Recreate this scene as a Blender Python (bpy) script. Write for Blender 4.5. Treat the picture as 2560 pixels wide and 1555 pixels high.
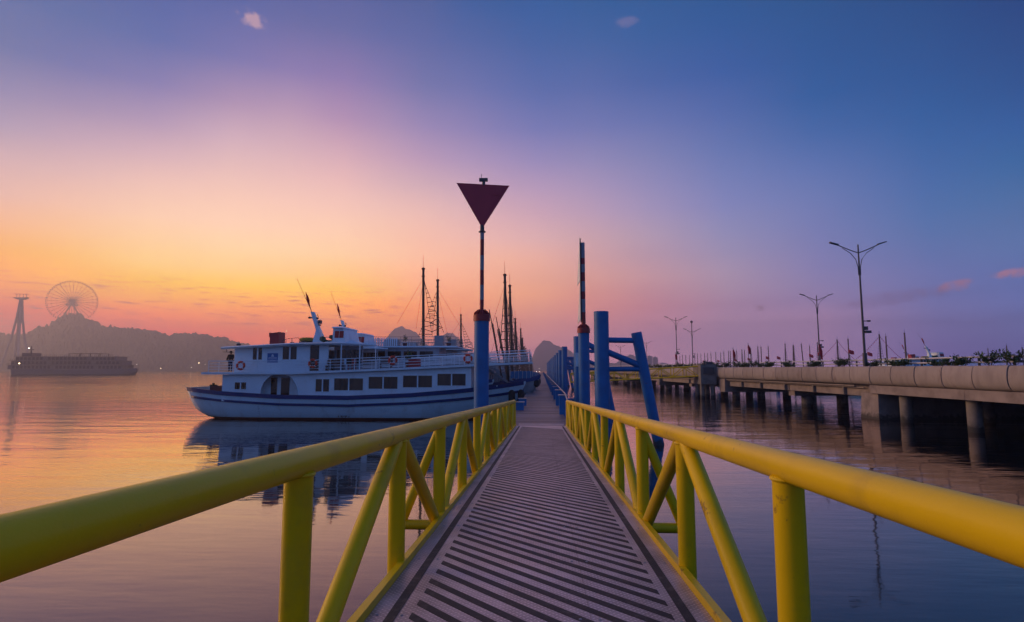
import bpy, bmesh, math, random
from math import sin, cos, pi, radians, sqrt, atan2, exp
from mathutils import Vector, Matrix, noise as mnoise

for o in list(bpy.data.objects):
    bpy.data.objects.remove(o)
SC = bpy.context.scene
COL = SC.collection
random.seed(11)

# ------------------------------------------------------------------ camera
F_PX, YAW, PITCH, CAM_Z = 1422.0, 0.0507, 0.1013, 4.0
cam_d = bpy.data.cameras.new('camera')
cam_d.sensor_width = 36.0
cam_d.lens = F_PX / 2560 * 36
cam_d.clip_start = 0.05
cam_d.clip_end = 20000
cam = bpy.data.objects.new('camera', cam_d)
COL.objects.link(cam)
cam.location = (0, 0, CAM_Z)
cam.rotation_euler = (pi / 2 + PITCH, 0, YAW)
SC.camera = cam

# ------------------------------------------------------------------ dusk sky (azimuth from the jetty axis; elevation, r, g, b)
SKY = [
 (-48, [(0,2.0219,0.001,0.001),(1.5,1.7862,0.001,0.001),(3,2.4816,0.001,0.001),(4.5,1.673,0.001,0.001),(6,2.2684,0.4481,0.001),(7.5,2.0661,0.6071,0.001),(9,1.6197,0.629,0.001),(11,1.3644,0.6502,0.3354),(13,0.9721,0.5949,0.5556),(15.5,0.7019,0.4858,0.5675),(18,0.3293,0.3271,0.559),(20.5,0.1594,0.2213,0.5032),(23.5,0.0055,0.1338,0.4111),(27,0.001,0.1202,0.4002),(31,0.001,0.1225,0.3988),(34,0.001,0.1239,0.398),(50,0.007,0.086,0.2896),(70,0.0112,0.0595,0.2137),(90,0.013,0.0482,0.1812)]),
 (-42, [(0,2.1689,0.001,0.001),(1.5,2.1961,0.001,0.001),(3,3.1335,0.001,0.001),(4.5,2.7261,0.2495,0.001),(6,2.3281,0.7268,0.001),(7.5,2.3237,0.9707,0.001),(9,1.8294,0.8994,0.1063),(11,1.5607,0.856,0.3863),(13,1.3088,0.775,0.5526),(15.5,0.9611,0.622,0.614),(18,0.6186,0.4414,0.6004),(20.5,0.3219,0.2824,0.5341),(23.5,0.0773,0.155,0.4724),(27,0.001,0.1209,0.4157),(31,0.001,0.0935,0.367),(34,0.001,0.0942,0.3636),(50,0.007,0.0712,0.2724),(70,0.0112,0.0551,0.2085),(90,0.013,0.0482,0.1812)]),
 (-36, [(0,2.2972,0.0638,0.0842),(1.5,2.8088,0.0546,0.001),(3,3.9762,0.0555,0.001),(4.5,3.7656,0.5488,0.001),(6,2.7308,0.9965,0.001),(7.5,2.3044,1.1866,0.001),(9,2.0053,1.2495,0.3253),(11,1.733,1.0924,0.5067),(13,1.5462,0.9744,0.6335),(15.5,1.2408,0.7851,0.6479),(18,0.8795,0.5758,0.645),(20.5,0.5174,0.3742,0.5912),(23.5,0.2072,0.212,0.5224),(27,0.0363,0.1328,0.4532),(31,0.001,0.0977,0.402),(34,0.001,0.0949,0.4001),(50,0.007,0.0715,0.2906),(70,0.0112,0.0552,0.214),(90,0.013,0.0482,0.1812)]),
 (-30, [(0,2.4476,0.2846,0.2745),(1.5,2.942,0.2891,0.0289),(3,4.0,0.2897,0.001),(4.5,4.0,0.7811,0.001),(6,3.0806,1.104,0.001),(7.5,2.5814,1.4299,0.001),(9,2.0986,1.3047,0.3839),(11,1.8198,1.2238,0.5996),(13,1.6687,1.0688,0.6987),(15.5,1.3946,0.8752,0.6742),(18,1.0837,0.6971,0.6586),(20.5,0.8165,0.5432,0.6501),(23.5,0.4671,0.322,0.5476),(27,0.1551,0.1785,0.4911),(31,0.0516,0.1224,0.4185),(34,0.0349,0.1113,0.4004),(50,0.0239,0.0797,0.2908),(70,0.0163,0.0576,0.214),(90,0.013,0.0482,0.1812)]),
 (-25, [(0,2.4444,0.3962,0.3258),(1.5,3.0134,0.43,0.1146),(3,4.0,0.4505,0.001),(4.5,4.0,0.8405,0.001),(6,3.3166,1.0974,0.001),(7.5,2.6715,1.4961,0.001),(9,2.1456,1.2623,0.3757),(11,1.8433,1.229,0.6095),(13,1.6821,1.0644,0.6857),(15.5,1.4229,0.8813,0.6865),(18,1.14,0.71,0.6647),(20.5,0.8713,0.5564,0.6332),(23.5,0.573,0.3757,0.5711),(27,0.2481,0.2073,0.5058),(31,0.091,0.1373,0.4071),(34,0.0357,0.1062,0.3913),(50,0.0243,0.0772,0.2862),(70,0.0164,0.0569,0.2127),(90,0.013,0.0482,0.1812)]),
 (-20, [(0,2.6024,0.5282,0.3126),(1.5,2.9732,0.5351,0.127),(3,4.0,0.5697,0.001),(4.5,4.0,0.9645,0.001),(6,3.6004,1.1947,0.001),(7.5,2.6139,1.3587,0.001),(9,2.1927,1.2284,0.3073),(11,1.8914,1.1758,0.5862),(13,1.692,1.0498,0.6644),(15.5,1.4266,0.8711,0.6924),(18,1.161,0.695,0.6585),(20.5,0.8762,0.5286,0.6228),(23.5,0.534,0.3295,0.5603),(27,0.2805,0.212,0.5067),(31,0.1008,0.1441,0.4151),(34,0.0645,0.1176,0.3782),(50,0.0387,0.0829,0.2797),(70,0.0207,0.0586,0.2107),(90,0.013,0.0482,0.1812)]),
 (-16, [(0,2.4916,0.5885,0.4962),(1.5,2.779,0.6024,0.3199),(3,3.7279,0.6911,0.0257),(4.5,4.0,1.0093,0.001),(6,3.4958,1.0285,0.001),(7.5,2.5977,1.1848,0.1592),(9,2.1966,1.0844,0.3541),(11,1.8659,1.0803,0.5848),(13,1.6367,0.961,0.6258),(15.5,1.3474,0.8193,0.6726),(18,1.01,0.6329,0.6542),(20.5,0.7552,0.4705,0.6211),(23.5,0.4636,0.3225,0.5693),(27,0.2295,0.2071,0.4962),(31,0.0885,0.1422,0.4201),(34,0.0484,0.1135,0.3689),(50,0.0307,0.0808,0.275),(70,0.0183,0.058,0.2093),(90,0.013,0.0482,0.1812)]),
 (-12, [(0,2.3253,0.6381,0.6699),(1.5,2.599,0.6638,0.4962),(3,3.4074,0.7844,0.2324),(4.5,4.0,0.9795,0.0304),(6,3.1885,0.8973,0.1163),(7.5,2.5504,0.9391,0.3182),(9,2.2506,0.9584,0.4538),(11,1.8796,0.9702,0.565),(13,1.5807,0.8687,0.6134),(15.5,1.2792,0.7662,0.6602),(18,0.9115,0.5862,0.6475),(20.5,0.6336,0.4136,0.6217),(23.5,0.3598,0.2878,0.5743),(27,0.159,0.1918,0.4778),(31,0.0764,0.1392,0.4159),(34,0.0463,0.1161,0.3625),(50,0.0296,0.0821,0.2718),(70,0.018,0.0584,0.2084),(90,0.013,0.0482,0.1812)]),
 (-8, [(0,2.3083,0.7096,0.7728),(1.5,2.36,0.6919,0.6675),(3,2.9468,0.8117,0.4677),(4.5,3.4999,0.9555,0.2523),(6,2.87,0.8911,0.209),(7.5,2.3236,0.872,0.3157),(9,2.0869,0.909,0.4479),(11,1.7576,0.8951,0.5558),(13,1.4772,0.8163,0.6403),(15.5,1.1376,0.6908,0.6641),(18,0.8333,0.5402,0.6596),(20.5,0.5451,0.3877,0.6323),(23.5,0.3025,0.2659,0.5675),(27,0.147,0.1895,0.4945),(31,0.0567,0.1349,0.4136),(34,0.0165,0.1115,0.3794),(50,0.0147,0.0798,0.2803),(70,0.0135,0.0577,0.2109),(90,0.013,0.0482,0.1812)]),
 (-4, [(0,2.2524,0.7917,0.9228),(1.5,2.0993,0.7031,0.8135),(3,2.6965,0.8689,0.6489),(4.5,3.0363,0.947,0.4532),(6,2.4826,0.8727,0.334),(7.5,2.298,0.9007,0.3453),(9,1.9148,0.8358,0.4413),(11,1.7061,0.8405,0.5369),(13,1.3572,0.7535,0.6518),(15.5,1.0242,0.6124,0.6647),(18,0.6992,0.4644,0.6554),(20.5,0.4638,0.355,0.6349),(23.5,0.234,0.242,0.5664),(27,0.1076,0.1738,0.4883),(31,0.0403,0.1312,0.4116),(34,0.0041,0.1068,0.3679),(50,0.0085,0.0775,0.2745),(70,0.0117,0.057,0.2092),(90,0.013,0.0482,0.1812)]),
 (0, [(0,2.1922,0.8232,1.0025),(1.5,1.9527,0.7071,0.8945),(3,2.4137,0.8549,0.7895),(4.5,2.6966,0.914,0.6072),(6,2.2513,0.8361,0.4299),(7.5,2.0759,0.8286,0.3752),(9,1.694,0.7595,0.4417),(11,1.5433,0.7565,0.5362),(13,1.1974,0.6931,0.6528),(15.5,0.8901,0.543,0.6655),(18,0.6306,0.4355,0.6691),(20.5,0.3787,0.3236,0.6288),(23.5,0.1812,0.2229,0.5611),(27,0.0738,0.1592,0.4755),(31,0.0219,0.1253,0.4069),(34,0.001,0.11,0.381),(50,0.007,0.0791,0.2811),(70,0.0112,0.0574,0.2111),(90,0.013,0.0482,0.1812)]),
 (5, [(0,2.168,0.8247,1.0976),(1.5,2.0377,0.7622,1.0131),(3,2.0655,0.7585,0.9001),(4.5,2.4309,0.7874,0.699),(6,1.9482,0.6451,0.4592),(7.5,1.6321,0.6189,0.4237),(9,1.4484,0.6509,0.4757),(11,1.1513,0.612,0.5586),(13,0.9764,0.5835,0.6145),(15.5,0.7289,0.4903,0.6704),(18,0.5251,0.404,0.6597),(20.5,0.3403,0.3179,0.6135),(23.5,0.1693,0.2187,0.5455),(27,0.0778,0.159,0.4647),(31,0.0246,0.1273,0.3962),(34,0.001,0.1091,0.3558),(50,0.007,0.0786,0.2685),(70,0.0112,0.0573,0.2074),(90,0.013,0.0482,0.1812)]),
 (11, [(0,1.8814,0.8543,1.242),(1.5,1.7833,0.8031,1.16),(3,1.6601,0.7289,1.0747),(4.5,1.9661,0.7661,0.9261),(6,1.4585,0.5499,0.6052),(7.5,1.2013,0.541,0.5661),(9,1.1007,0.5828,0.5983),(11,0.8251,0.5141,0.6213),(13,0.6926,0.5003,0.664),(15.5,0.5048,0.4169,0.6909),(18,0.3621,0.3429,0.6477),(20.5,0.2472,0.2798,0.588),(23.5,0.1307,0.2009,0.5278),(27,0.0415,0.1357,0.4346),(31,0.0098,0.1183,0.3784),(34,0.001,0.1053,0.3442),(50,0.007,0.0767,0.2627),(70,0.0112,0.0567,0.2056),(90,0.013,0.0482,0.1812)]),
 (18, [(0,1.5148,0.8674,1.4385),(1.5,1.42,0.8019,1.2997),(3,1.3828,0.7742,1.2267),(4.5,1.4689,0.8084,1.1809),(6,0.9988,0.5586,0.8109),(7.5,0.8775,0.5693,0.763),(9,0.7505,0.5406,0.7429),(11,0.5282,0.4557,0.7244),(13,0.3974,0.4012,0.7172),(15.5,0.2742,0.3232,0.6903),(18,0.1963,0.2728,0.6264),(20.5,0.1284,0.2195,0.5567),(23.5,0.0679,0.1613,0.4839),(27,0.0175,0.1178,0.4157),(31,0.001,0.1016,0.3515),(34,0.001,0.0952,0.3138),(50,0.007,0.0717,0.2475),(70,0.0112,0.0552,0.2011),(90,0.013,0.0482,0.1812)]),
 (26, [(0,1.6054,0.8789,1.5862),(1.5,1.5466,0.8193,1.4694),(3,1.5824,0.8582,1.4832),(4.5,1.3763,0.7646,1.2593),(6,0.7161,0.5004,0.9479),(7.5,0.5228,0.4393,0.8538),(9,0.383,0.3725,0.7917),(11,0.2888,0.3291,0.7217),(13,0.2247,0.296,0.6719),(15.5,0.1656,0.2631,0.6233),(18,0.0965,0.2092,0.5599),(20.5,0.0359,0.1581,0.4766),(23.5,0.001,0.119,0.3983),(27,0.001,0.1004,0.3477),(31,0.001,0.0899,0.2979),(34,0.001,0.0904,0.2983),(50,0.007,0.0693,0.2397),(70,0.0112,0.0545,0.1987),(90,0.013,0.0482,0.1812)]),
 (34, [(0,0.8753,0.6232,1.7656),(1.5,0.7873,0.573,1.667),(3,0.7925,0.6669,1.7234),(4.5,0.5658,0.5566,1.3701),(6,0.3071,0.3881,0.9686),(7.5,0.252,0.3454,0.8554),(9,0.1681,0.2961,0.7322),(11,0.1054,0.2629,0.6409),(13,0.0652,0.2285,0.5861),(15.5,0.0412,0.1848,0.5234),(18,0.0147,0.1505,0.4614),(20.5,0.001,0.1224,0.4041),(23.5,0.001,0.0973,0.3412),(27,0.001,0.0811,0.2847),(31,0.001,0.0643,0.2397),(34,0.001,0.0645,0.2391),(50,0.007,0.0563,0.2101),(70,0.0112,0.0506,0.1899),(90,0.013,0.0482,0.1812)]),
 (42, [(0,0.521,0.5568,1.6633),(1.5,0.4786,0.516,1.5558),(3,0.529,0.6772,1.82),(4.5,0.3193,0.5414,1.5096),(6,0.2158,0.383,1.0534),(7.5,0.1327,0.3069,0.8132),(9,0.1341,0.3182,0.7108),(11,0.0972,0.253,0.5766),(13,0.0494,0.2123,0.502),(15.5,0.001,0.1613,0.4415),(18,0.001,0.1196,0.4108),(20.5,0.001,0.084,0.3067),(23.5,0.001,0.0649,0.2523),(27,0.001,0.0459,0.2104),(31,0.001,0.047,0.2109),(34,0.001,0.0475,0.2112),(50,0.007,0.0478,0.1962),(70,0.0112,0.0481,0.1857),(90,0.013,0.0482,0.1812)]),
]
LEFT_FAR = (-75, [(0,.30,.13,.15),(4,.42,.17,.16),(9,.52,.25,.2),(15,.42,.29,.3),(22,.22,.2,.34),(34,.1,.14,.33),(50,.06,.1,.26),(70,.027,.063,.21),(90,.013,.0482,.1812)])
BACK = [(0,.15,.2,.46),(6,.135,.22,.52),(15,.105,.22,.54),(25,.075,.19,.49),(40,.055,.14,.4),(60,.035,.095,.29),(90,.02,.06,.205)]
W = bpy.data.worlds.new('World')
SC.world = W
W.use_nodes = True
nt = W.node_tree
nt.nodes.clear()
def wn(t, **k):
    n = nt.nodes.new(t)
    for a, b in k.items(): setattr(n, a, b)
    return n
def wmath(op, a, b=None, c=None, clamp=False):
    n = wn('ShaderNodeMath', operation=op, use_clamp=clamp)
    for i, v in enumerate((a, b, c)):
        if v is None: continue
        if isinstance(v, (int, float)): n.inputs[i].default_value = v
        else: nt.links.new(v, n.inputs[i])
    return n.outputs[0]
tc = wn('ShaderNodeTexCoord')
sx = wn('ShaderNodeSeparateXYZ')
nt.links.new(tc.outputs['Generated'], sx.inputs[0])
AZ = wmath('MULTIPLY', wmath('ARCTAN2', sx.outputs[0], sx.outputs[1]), 180 / pi)
EL = wmath('MULTIPLY', wmath('ARCSINE', sx.outputs[2]), 180 / pi)
EL01 = wmath('DIVIDE', EL, 90.0, clamp=True)
def sky_ramp(rows):
    n = wn('ShaderNodeValToRGB')
    e = n.color_ramp.elements
    e[0].position = 0; e[0].color = (*rows[0][1:], 1)
    e[1].position = 1; e[1].color = (*rows[-1][1:], 1)
    for r in rows[1:-1]:
        q = e.new(r[0] / 90); q.color = (*r[1:], 1)
    nt.links.new(EL01, n.inputs[0])
    return n.outputs[0]
def wmix(fac, a, b):
    n = wn('ShaderNodeMix', data_type='RGBA')
    if isinstance(fac, (int, float)): n.inputs[0].default_value = fac
    else: nt.links.new(fac, n.inputs[0])
    for i, v in ((6, a), (7, b)):
        if isinstance(v, tuple): n.inputs[i].default_value = (*v, 1)
        else: nt.links.new(v, n.inputs[i])
    return n.outputs[2]
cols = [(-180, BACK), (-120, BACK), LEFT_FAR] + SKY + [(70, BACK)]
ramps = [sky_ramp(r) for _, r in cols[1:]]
acc = ramps[0]
for i in range(1, len(ramps)):
    a0, a1 = cols[i][0], cols[i + 1][0]
    fac = wmath('DIVIDE', wmath('SUBTRACT', AZ, a0), a1 - a0, clamp=True)
    acc = wmix(fac, acc, ramps[i])

def px_dir(px, py):
    u, v = (px - 1280) / F_PX, -(py - 777.5) / F_PX
    yc, z = cos(PITCH) - sin(PITCH) * v, sin(PITCH) + cos(PITCH) * v
    return Vector((cos(YAW) * u - sin(YAW) * yc, sin(YAW) * u + cos(YAW) * yc, z)).normalized()
def az_el(px, py):
    d = px_dir(px, py)
    return atan2(d.x, d.y) * 180 / pi, math.asin(d.z) * 180 / pi
# thin clouds of the dusk sky
no1 = wn('ShaderNodeTexNoise'); no1.inputs['Scale'].default_value = 85; no1.inputs['Detail'].default_value = 6
nt.links.new(tc.outputs['Generated'], no1.inputs['Vector'])
def cloud(acc, px, py, wa, we, rgb, strength, tilt=0.0, lo=.42, hi=.62):
    a, e = az_el(px, py)
    da = wmath('SUBTRACT', AZ, a)
    de = wmath('SUBTRACT', wmath('SUBTRACT', EL, e), wmath('MULTIPLY', da, tilt))
    r2 = wmath('ADD', wmath('POWER', wmath('ABSOLUTE', wmath('DIVIDE', da, wa)), 2.0), wmath('POWER', wmath('ABSOLUTE', wmath('DIVIDE', de, we)), 2.0))
    g = wmath('SUBTRACT', 1.0, r2, clamp=True)
    nz = wmath('MULTIPLY', wmath('SUBTRACT', no1.outputs[0], .53), 3.2)
    m = wmath('MULTIPLY', wmath('MULTIPLY', wmath('ADD', g, nz), wmath('MULTIPLY', g, 1.6, clamp=True), clamp=True), strength, clamp=True)
    return wmix(m, acc, rgb)
acc = cloud(acc, 630, 48, 1.6, .85, (.56, .36, .47), .9, -.12)
acc = cloud(acc, 1566, 56, 1.6, .6, (.22, .2, .4), .5)
acc = cloud(acc, 2388, 714, 1.35, .62, (.74, .34, .5), 1.0, .16)
acc = cloud(acc, 2533, 684, 1.5, .5, (.8, .36, .5), 1.1, .05)
acc = cloud(acc, 2235, 745, 5.5, .8, (.4, .2, .4), .4, .1)
acc = cloud(acc, 1898, 770, .6, .4, (.55, .24, .3), .6)
# low dark streaks in the sunset
cmb = wn('ShaderNodeCombineXYZ')
nt.links.new(wmath('MULTIPLY', AZ, .3), cmb.inputs[0]); nt.links.new(wmath('MULTIPLY', EL, 3.2), cmb.inputs[1])
no2 = wn('ShaderNodeTexNoise'); no2.inputs['Scale'].default_value = 1.5; no2.inputs['Detail'].default_value = 7; no2.inputs['Roughness'].default_value = .55
nt.links.new(cmb.outputs[0], no2.inputs['Vector'])
band = wmath('SUBTRACT', 1.0, wmath('POWER', wmath('ABSOLUTE', wmath('DIVIDE', wmath('SUBTRACT', EL, 5.4), 3.0)), 2.0), clamp=True)
lft = wmath('MULTIPLY', wmath('DIVIDE', wmath('SUBTRACT', -4.0, AZ), 12.0, clamp=True), wmath('DIVIDE', wmath('ADD', AZ, 80.0), 12.0, clamp=True))
st = wmath('MULTIPLY', wmath('MULTIPLY', wmath('MULTIPLY', wmath('SUBTRACT', no2.outputs[0], .54), 7.0, clamp=True), band), wmath('MULTIPLY', lft, .85))
acc = wmix(st, acc, (.5, .17, .2))
# a share of the physical twilight sky
ns = wn('ShaderNodeTexSky', sky_type='NISHITA', sun_disc=False)
SUN_EL, SUN_AZ = 2.0, -74.0
ns.sun_elevation = radians(SUN_EL); ns.sun_rotation = radians(SUN_AZ)
nsc = wn('ShaderNodeMix', data_type='RGBA', blend_type='MULTIPLY'); nsc.inputs[0].default_value = 1
nt.links.new(ns.outputs[0], nsc.inputs[6]); nsc.inputs[7].default_value = (.06, .06, .06, 1)
acc = wmix(.03, acc, nsc.outputs[2])
bg = wn('ShaderNodeBackground'); bg.inputs[1].default_value = 1.0
nt.links.new(acc, bg.inputs[0])
wo = wn('ShaderNodeOutputWorld')
nt.links.new(bg.outputs[0], wo.inputs[0])

# ------------------------------------------------------------------ weak sun glow from below the sunset
sd = bpy.data.lights.new('sun', 'SUN')
sd.energy = 2.2; sd.angle = radians(24); sd.color = (1, .58, .3)
sun = bpy.data.objects.new('sun', sd)
COL.objects.link(sun)
SUN_H = 17.0
_d = Vector((sin(radians(SUN_AZ)) * cos(radians(SUN_H)), cos(radians(SUN_AZ)) * cos(radians(SUN_H)), sin(radians(SUN_H))))
sun.rotation_euler = _d.to_track_quat('Z', 'Y').to_euler()

SC.view_settings.view_transform = 'Standard'
SC.view_settings.look = 'None'
SC.view_settings.exposure = 0
SC.view_settings.gamma = 1
SC.view_settings.use_curve_mapping = False
SC.render.engine = 'CYCLES'
SC.cycles.use_denoising = True
SC.cycles.max_bounces = 6
SC.cycles.diffuse_bounces = 3
SC.cycles.glossy_bounces = 4
SC.cycles.volume_bounces = 0
SC.cycles.caustics_reflective = False
SC.cycles.caustics_refractive = False
SC.cycles.sample_clamp_indirect = 4

# ------------------------------------------------------------------ helpers
def at_Y(px, py, Y):
    d = px_dir(px, py); d = d * (Y / d.y)
    return Vector((d.x, Y, d.z + CAM_Z))
def at_D(px, py, D):      # point at horizontal distance D along the view direction of the camera axis
    u, v = (px - 1280) / F_PX, -(py - 777.5) / F_PX
    yc, z = cos(PITCH) - sin(PITCH) * v, sin(PITCH) + cos(PITCH) * v
    k = D / yc
    return Vector(((cos(YAW) * u - sin(YAW) * yc) * k, (sin(YAW) * u + cos(YAW) * yc) * k, z * k + CAM_Z))
def tag(o, label=None, cat=None, group=None, kind=None):
    if label: o['label'] = label
    if cat: o['category'] = cat
    if group: o['group'] = group
    if kind: o['kind'] = kind
    return o
ROOT = {}
def thing(name, label, cat, loc=(0, 0, 0), group=None, rz=0):
    o = bpy.data.objects.new(name, None)
    COL.objects.link(o)
    o.location = loc; o.rotation_euler = (0, 0, rz); o.empty_display_size = .3
    ROOT[o.name] = Vector(loc)
    return tag(o, label, cat, group)
def frame_of(n):
    n = Vector(n).normalized()
    a = Vector((0, 0, 1)) if abs(n.z) < .9 else Vector((1, 0, 0))
    u = n.cross(a).normalized()
    return u, n.cross(u)
class MB:
    def __init__(s): s.v, s.f, s.m = [], [], []
    def add(s, vs, fs, m=0):
        b = len(s.v)
        s.v += [tuple(x) for x in vs]
        s.f += [tuple(i + b for i in f) for f in fs]
        s.m += [m] * len(fs)
        return s
    def box(s, x0, x1, y0, y1, z0, z1, m=0):
        vs = [(x, y, z) for z in (z0, z1) for y in (y0, y1) for x in (x0, x1)]
        return s.add(vs, [(0, 2, 3, 1), (4, 5, 7, 6), (0, 1, 5, 4), (2, 6, 7, 3), (0, 4, 6, 2), (1, 3, 7, 5)], m)
    def hexa(s, p, m=0):     # bottom four then top four, both counter-clockwise from above
        return s.add(p, [(3, 2, 1, 0), (4, 5, 6, 7), (0, 1, 5, 4), (1, 2, 6, 5), (2, 3, 7, 6), (3, 0, 4, 7)], m)
    def tube(s, p, q, r0, r1=None, n=10, m=0, caps=True):
        p, q = Vector(p), Vector(q)
        r1 = r0 if r1 is None else r1
        u, w = frame_of(q - p)
        vs = []
        for c, r in ((p, r0), (q, r1)):
            for i in range(n):
                a = 2 * pi * i / n
                vs.append(c + u * (r * cos(a)) + w * (r * sin(a)))
        fs = [(i, (i + 1) % n, n + (i + 1) % n, n + i) for i in range(n)]
        if caps: fs += [tuple(range(n - 1, -1, -1)), tuple(range(n, 2 * n))]
        return s.add(vs, fs, m)
    def path(s, pts, r, n=8, m=0, closed=False):
        pts = [Vector(p) for p in pts]
        k = len(pts); vs = []; fs = []
        for i, p in enumerate(pts):
            a = pts[(i - 1) % k] if (closed or i > 0) else p
            b = pts[(i + 1) % k] if (closed or i < k - 1) else p
            u, w = frame_of(b - a)
            for j in range(n):
                t = 2 * pi * j / n
                vs.append(p + u * (r * cos(t)) + w * (r * sin(t)))
        for i in range(k if closed else k - 1):
            for j in range(n):
                i2 = (i + 1) % k
                fs.append((i * n + j, i * n + (j + 1) % n, i2 * n + (j + 1) % n, i2 * n + j))
        if not closed:
            fs += [tuple(range(n - 1, -1, -1)), tuple((k - 1) * n + j for j in range(n))]
        return s.add(vs, fs, m)
    def lathe(s, c, prof, n=24, m=0):
        c = Vector(c); vs = []; fs = []
        for r, z in prof:
            for i in range(n):
                a = 2 * pi * i / n
                vs.append(c + Vector((r * cos(a), r * sin(a), z)))
        for k in range(len(prof) - 1):
            for i in range(n):
                j = (i + 1) % n
                fs.append((k * n + i, k * n + j, (k + 1) * n + j, (k + 1) * n + i))
        fs += [tuple(range(n - 1, -1, -1)), tuple((len(prof) - 1) * n + i for i in range(n))]
        return s.add(vs, fs, m)
    def prism(s, poly, off, m=0):   # planar polygon (list of points) extruded by the vector off
        off = Vector(off); n = len(poly)
        vs = [Vector(p) for p in poly] + [Vector(p) + off for p in poly]
        fs = [tuple(range(n - 1, -1, -1)), tuple(range(n, 2 * n))] + [(i, (i + 1) % n, n + (i + 1) % n, n + i) for i in range(n)]
        return s.add(vs, fs, m)
    def grid(s, rows, m=0, close_u=False):
        n = len(rows[0]); vs = [p for r in rows for p in r]; fs = []
        for i in range(len(rows) - 1):
            for j in range(n if close_u else n - 1):
                j2 = (j + 1) % n
                fs.append((i * n + j, i * n + j2, (i + 1) * n + j2, (i + 1) * n + j))
        return s.add(vs, fs, m)
    def ring(s, c, axis, R, r, n=24, k=8, m=0):
        u, w = frame_of(axis); c = Vector(c)
        return s.path([c + u * (R * cos(2 * pi * i / n)) + w * (R * sin(2 * pi * i / n)) for i in range(n)], r, k, m, closed=True)
    def build(s, name, mats, parent=None, smooth=True, angle=35, fix=True):
        me = bpy.data.meshes.new(name)
        off = Vector((0, 0, 0)); p = parent; R = None
        while p is not None:
            if p.name in ROOT: off = ROOT[p.name]; R = p.rotation_euler.z
            p = p.parent
        vs = s.v
        if off.length: vs = [(v[0] - off.x, v[1] - off.y, v[2] - off.z) for v in vs]
        if R: 
            c_, s_ = cos(-R), sin(-R)
            vs = [(v[0] * c_ - v[1] * s_, v[0] * s_ + v[1] * c_, v[2]) for v in vs]
        me.from_pydata(vs, [], s.f)
        if fix:
            bm = bmesh.new(); bm.from_mesh(me)
            bmesh.ops.recalc_face_normals(bm, faces=bm.faces)
            bm.to_mesh(me); bm.free()
        mats = mats if isinstance(mats, (list, tuple)) else [mats]
        for m in mats: me.materials.append(m)
        if len(mats) > 1: me.polygons.foreach_set('material_index', s.m)
        if smooth:
            me.polygons.foreach_set('use_smooth', [True] * len(me.polygons))
            me.set_sharp_from_angle(angle=radians(angle))
        o = bpy.data.objects.new(name, me)
        COL.objects.link(o)
        if parent is not None: o.parent = parent
        return o
def share(o, name=None, loc=None, parent=None):
    c = o.copy()
    if name: c.name = name
    COL.objects.link(c)
    if loc is not None: c.location = loc
    if parent is not None: c.parent = parent
    return c
KIDS = {}
def kids(o): return [c for c in bpy.data.objects if c.parent == o]
def copy_tree(o, loc=None, rz=None, label=None, parent=None, childmap=None):
    if childmap is None:
        childmap = {}
        for c in bpy.data.objects:
            if c.parent: childmap.setdefault(c.parent.name, []).append(c)
    c = o.copy(); COL.objects.link(c)
    if parent is not None: c.parent = parent
    if loc is not None: c.location = loc
    if rz is not None: c.rotation_euler = (0, 0, rz)
    if label: c['label'] = label
    for ch in childmap.get(o.name, []):
        copy_tree(ch, parent=c, childmap=childmap)
    return c

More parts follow.
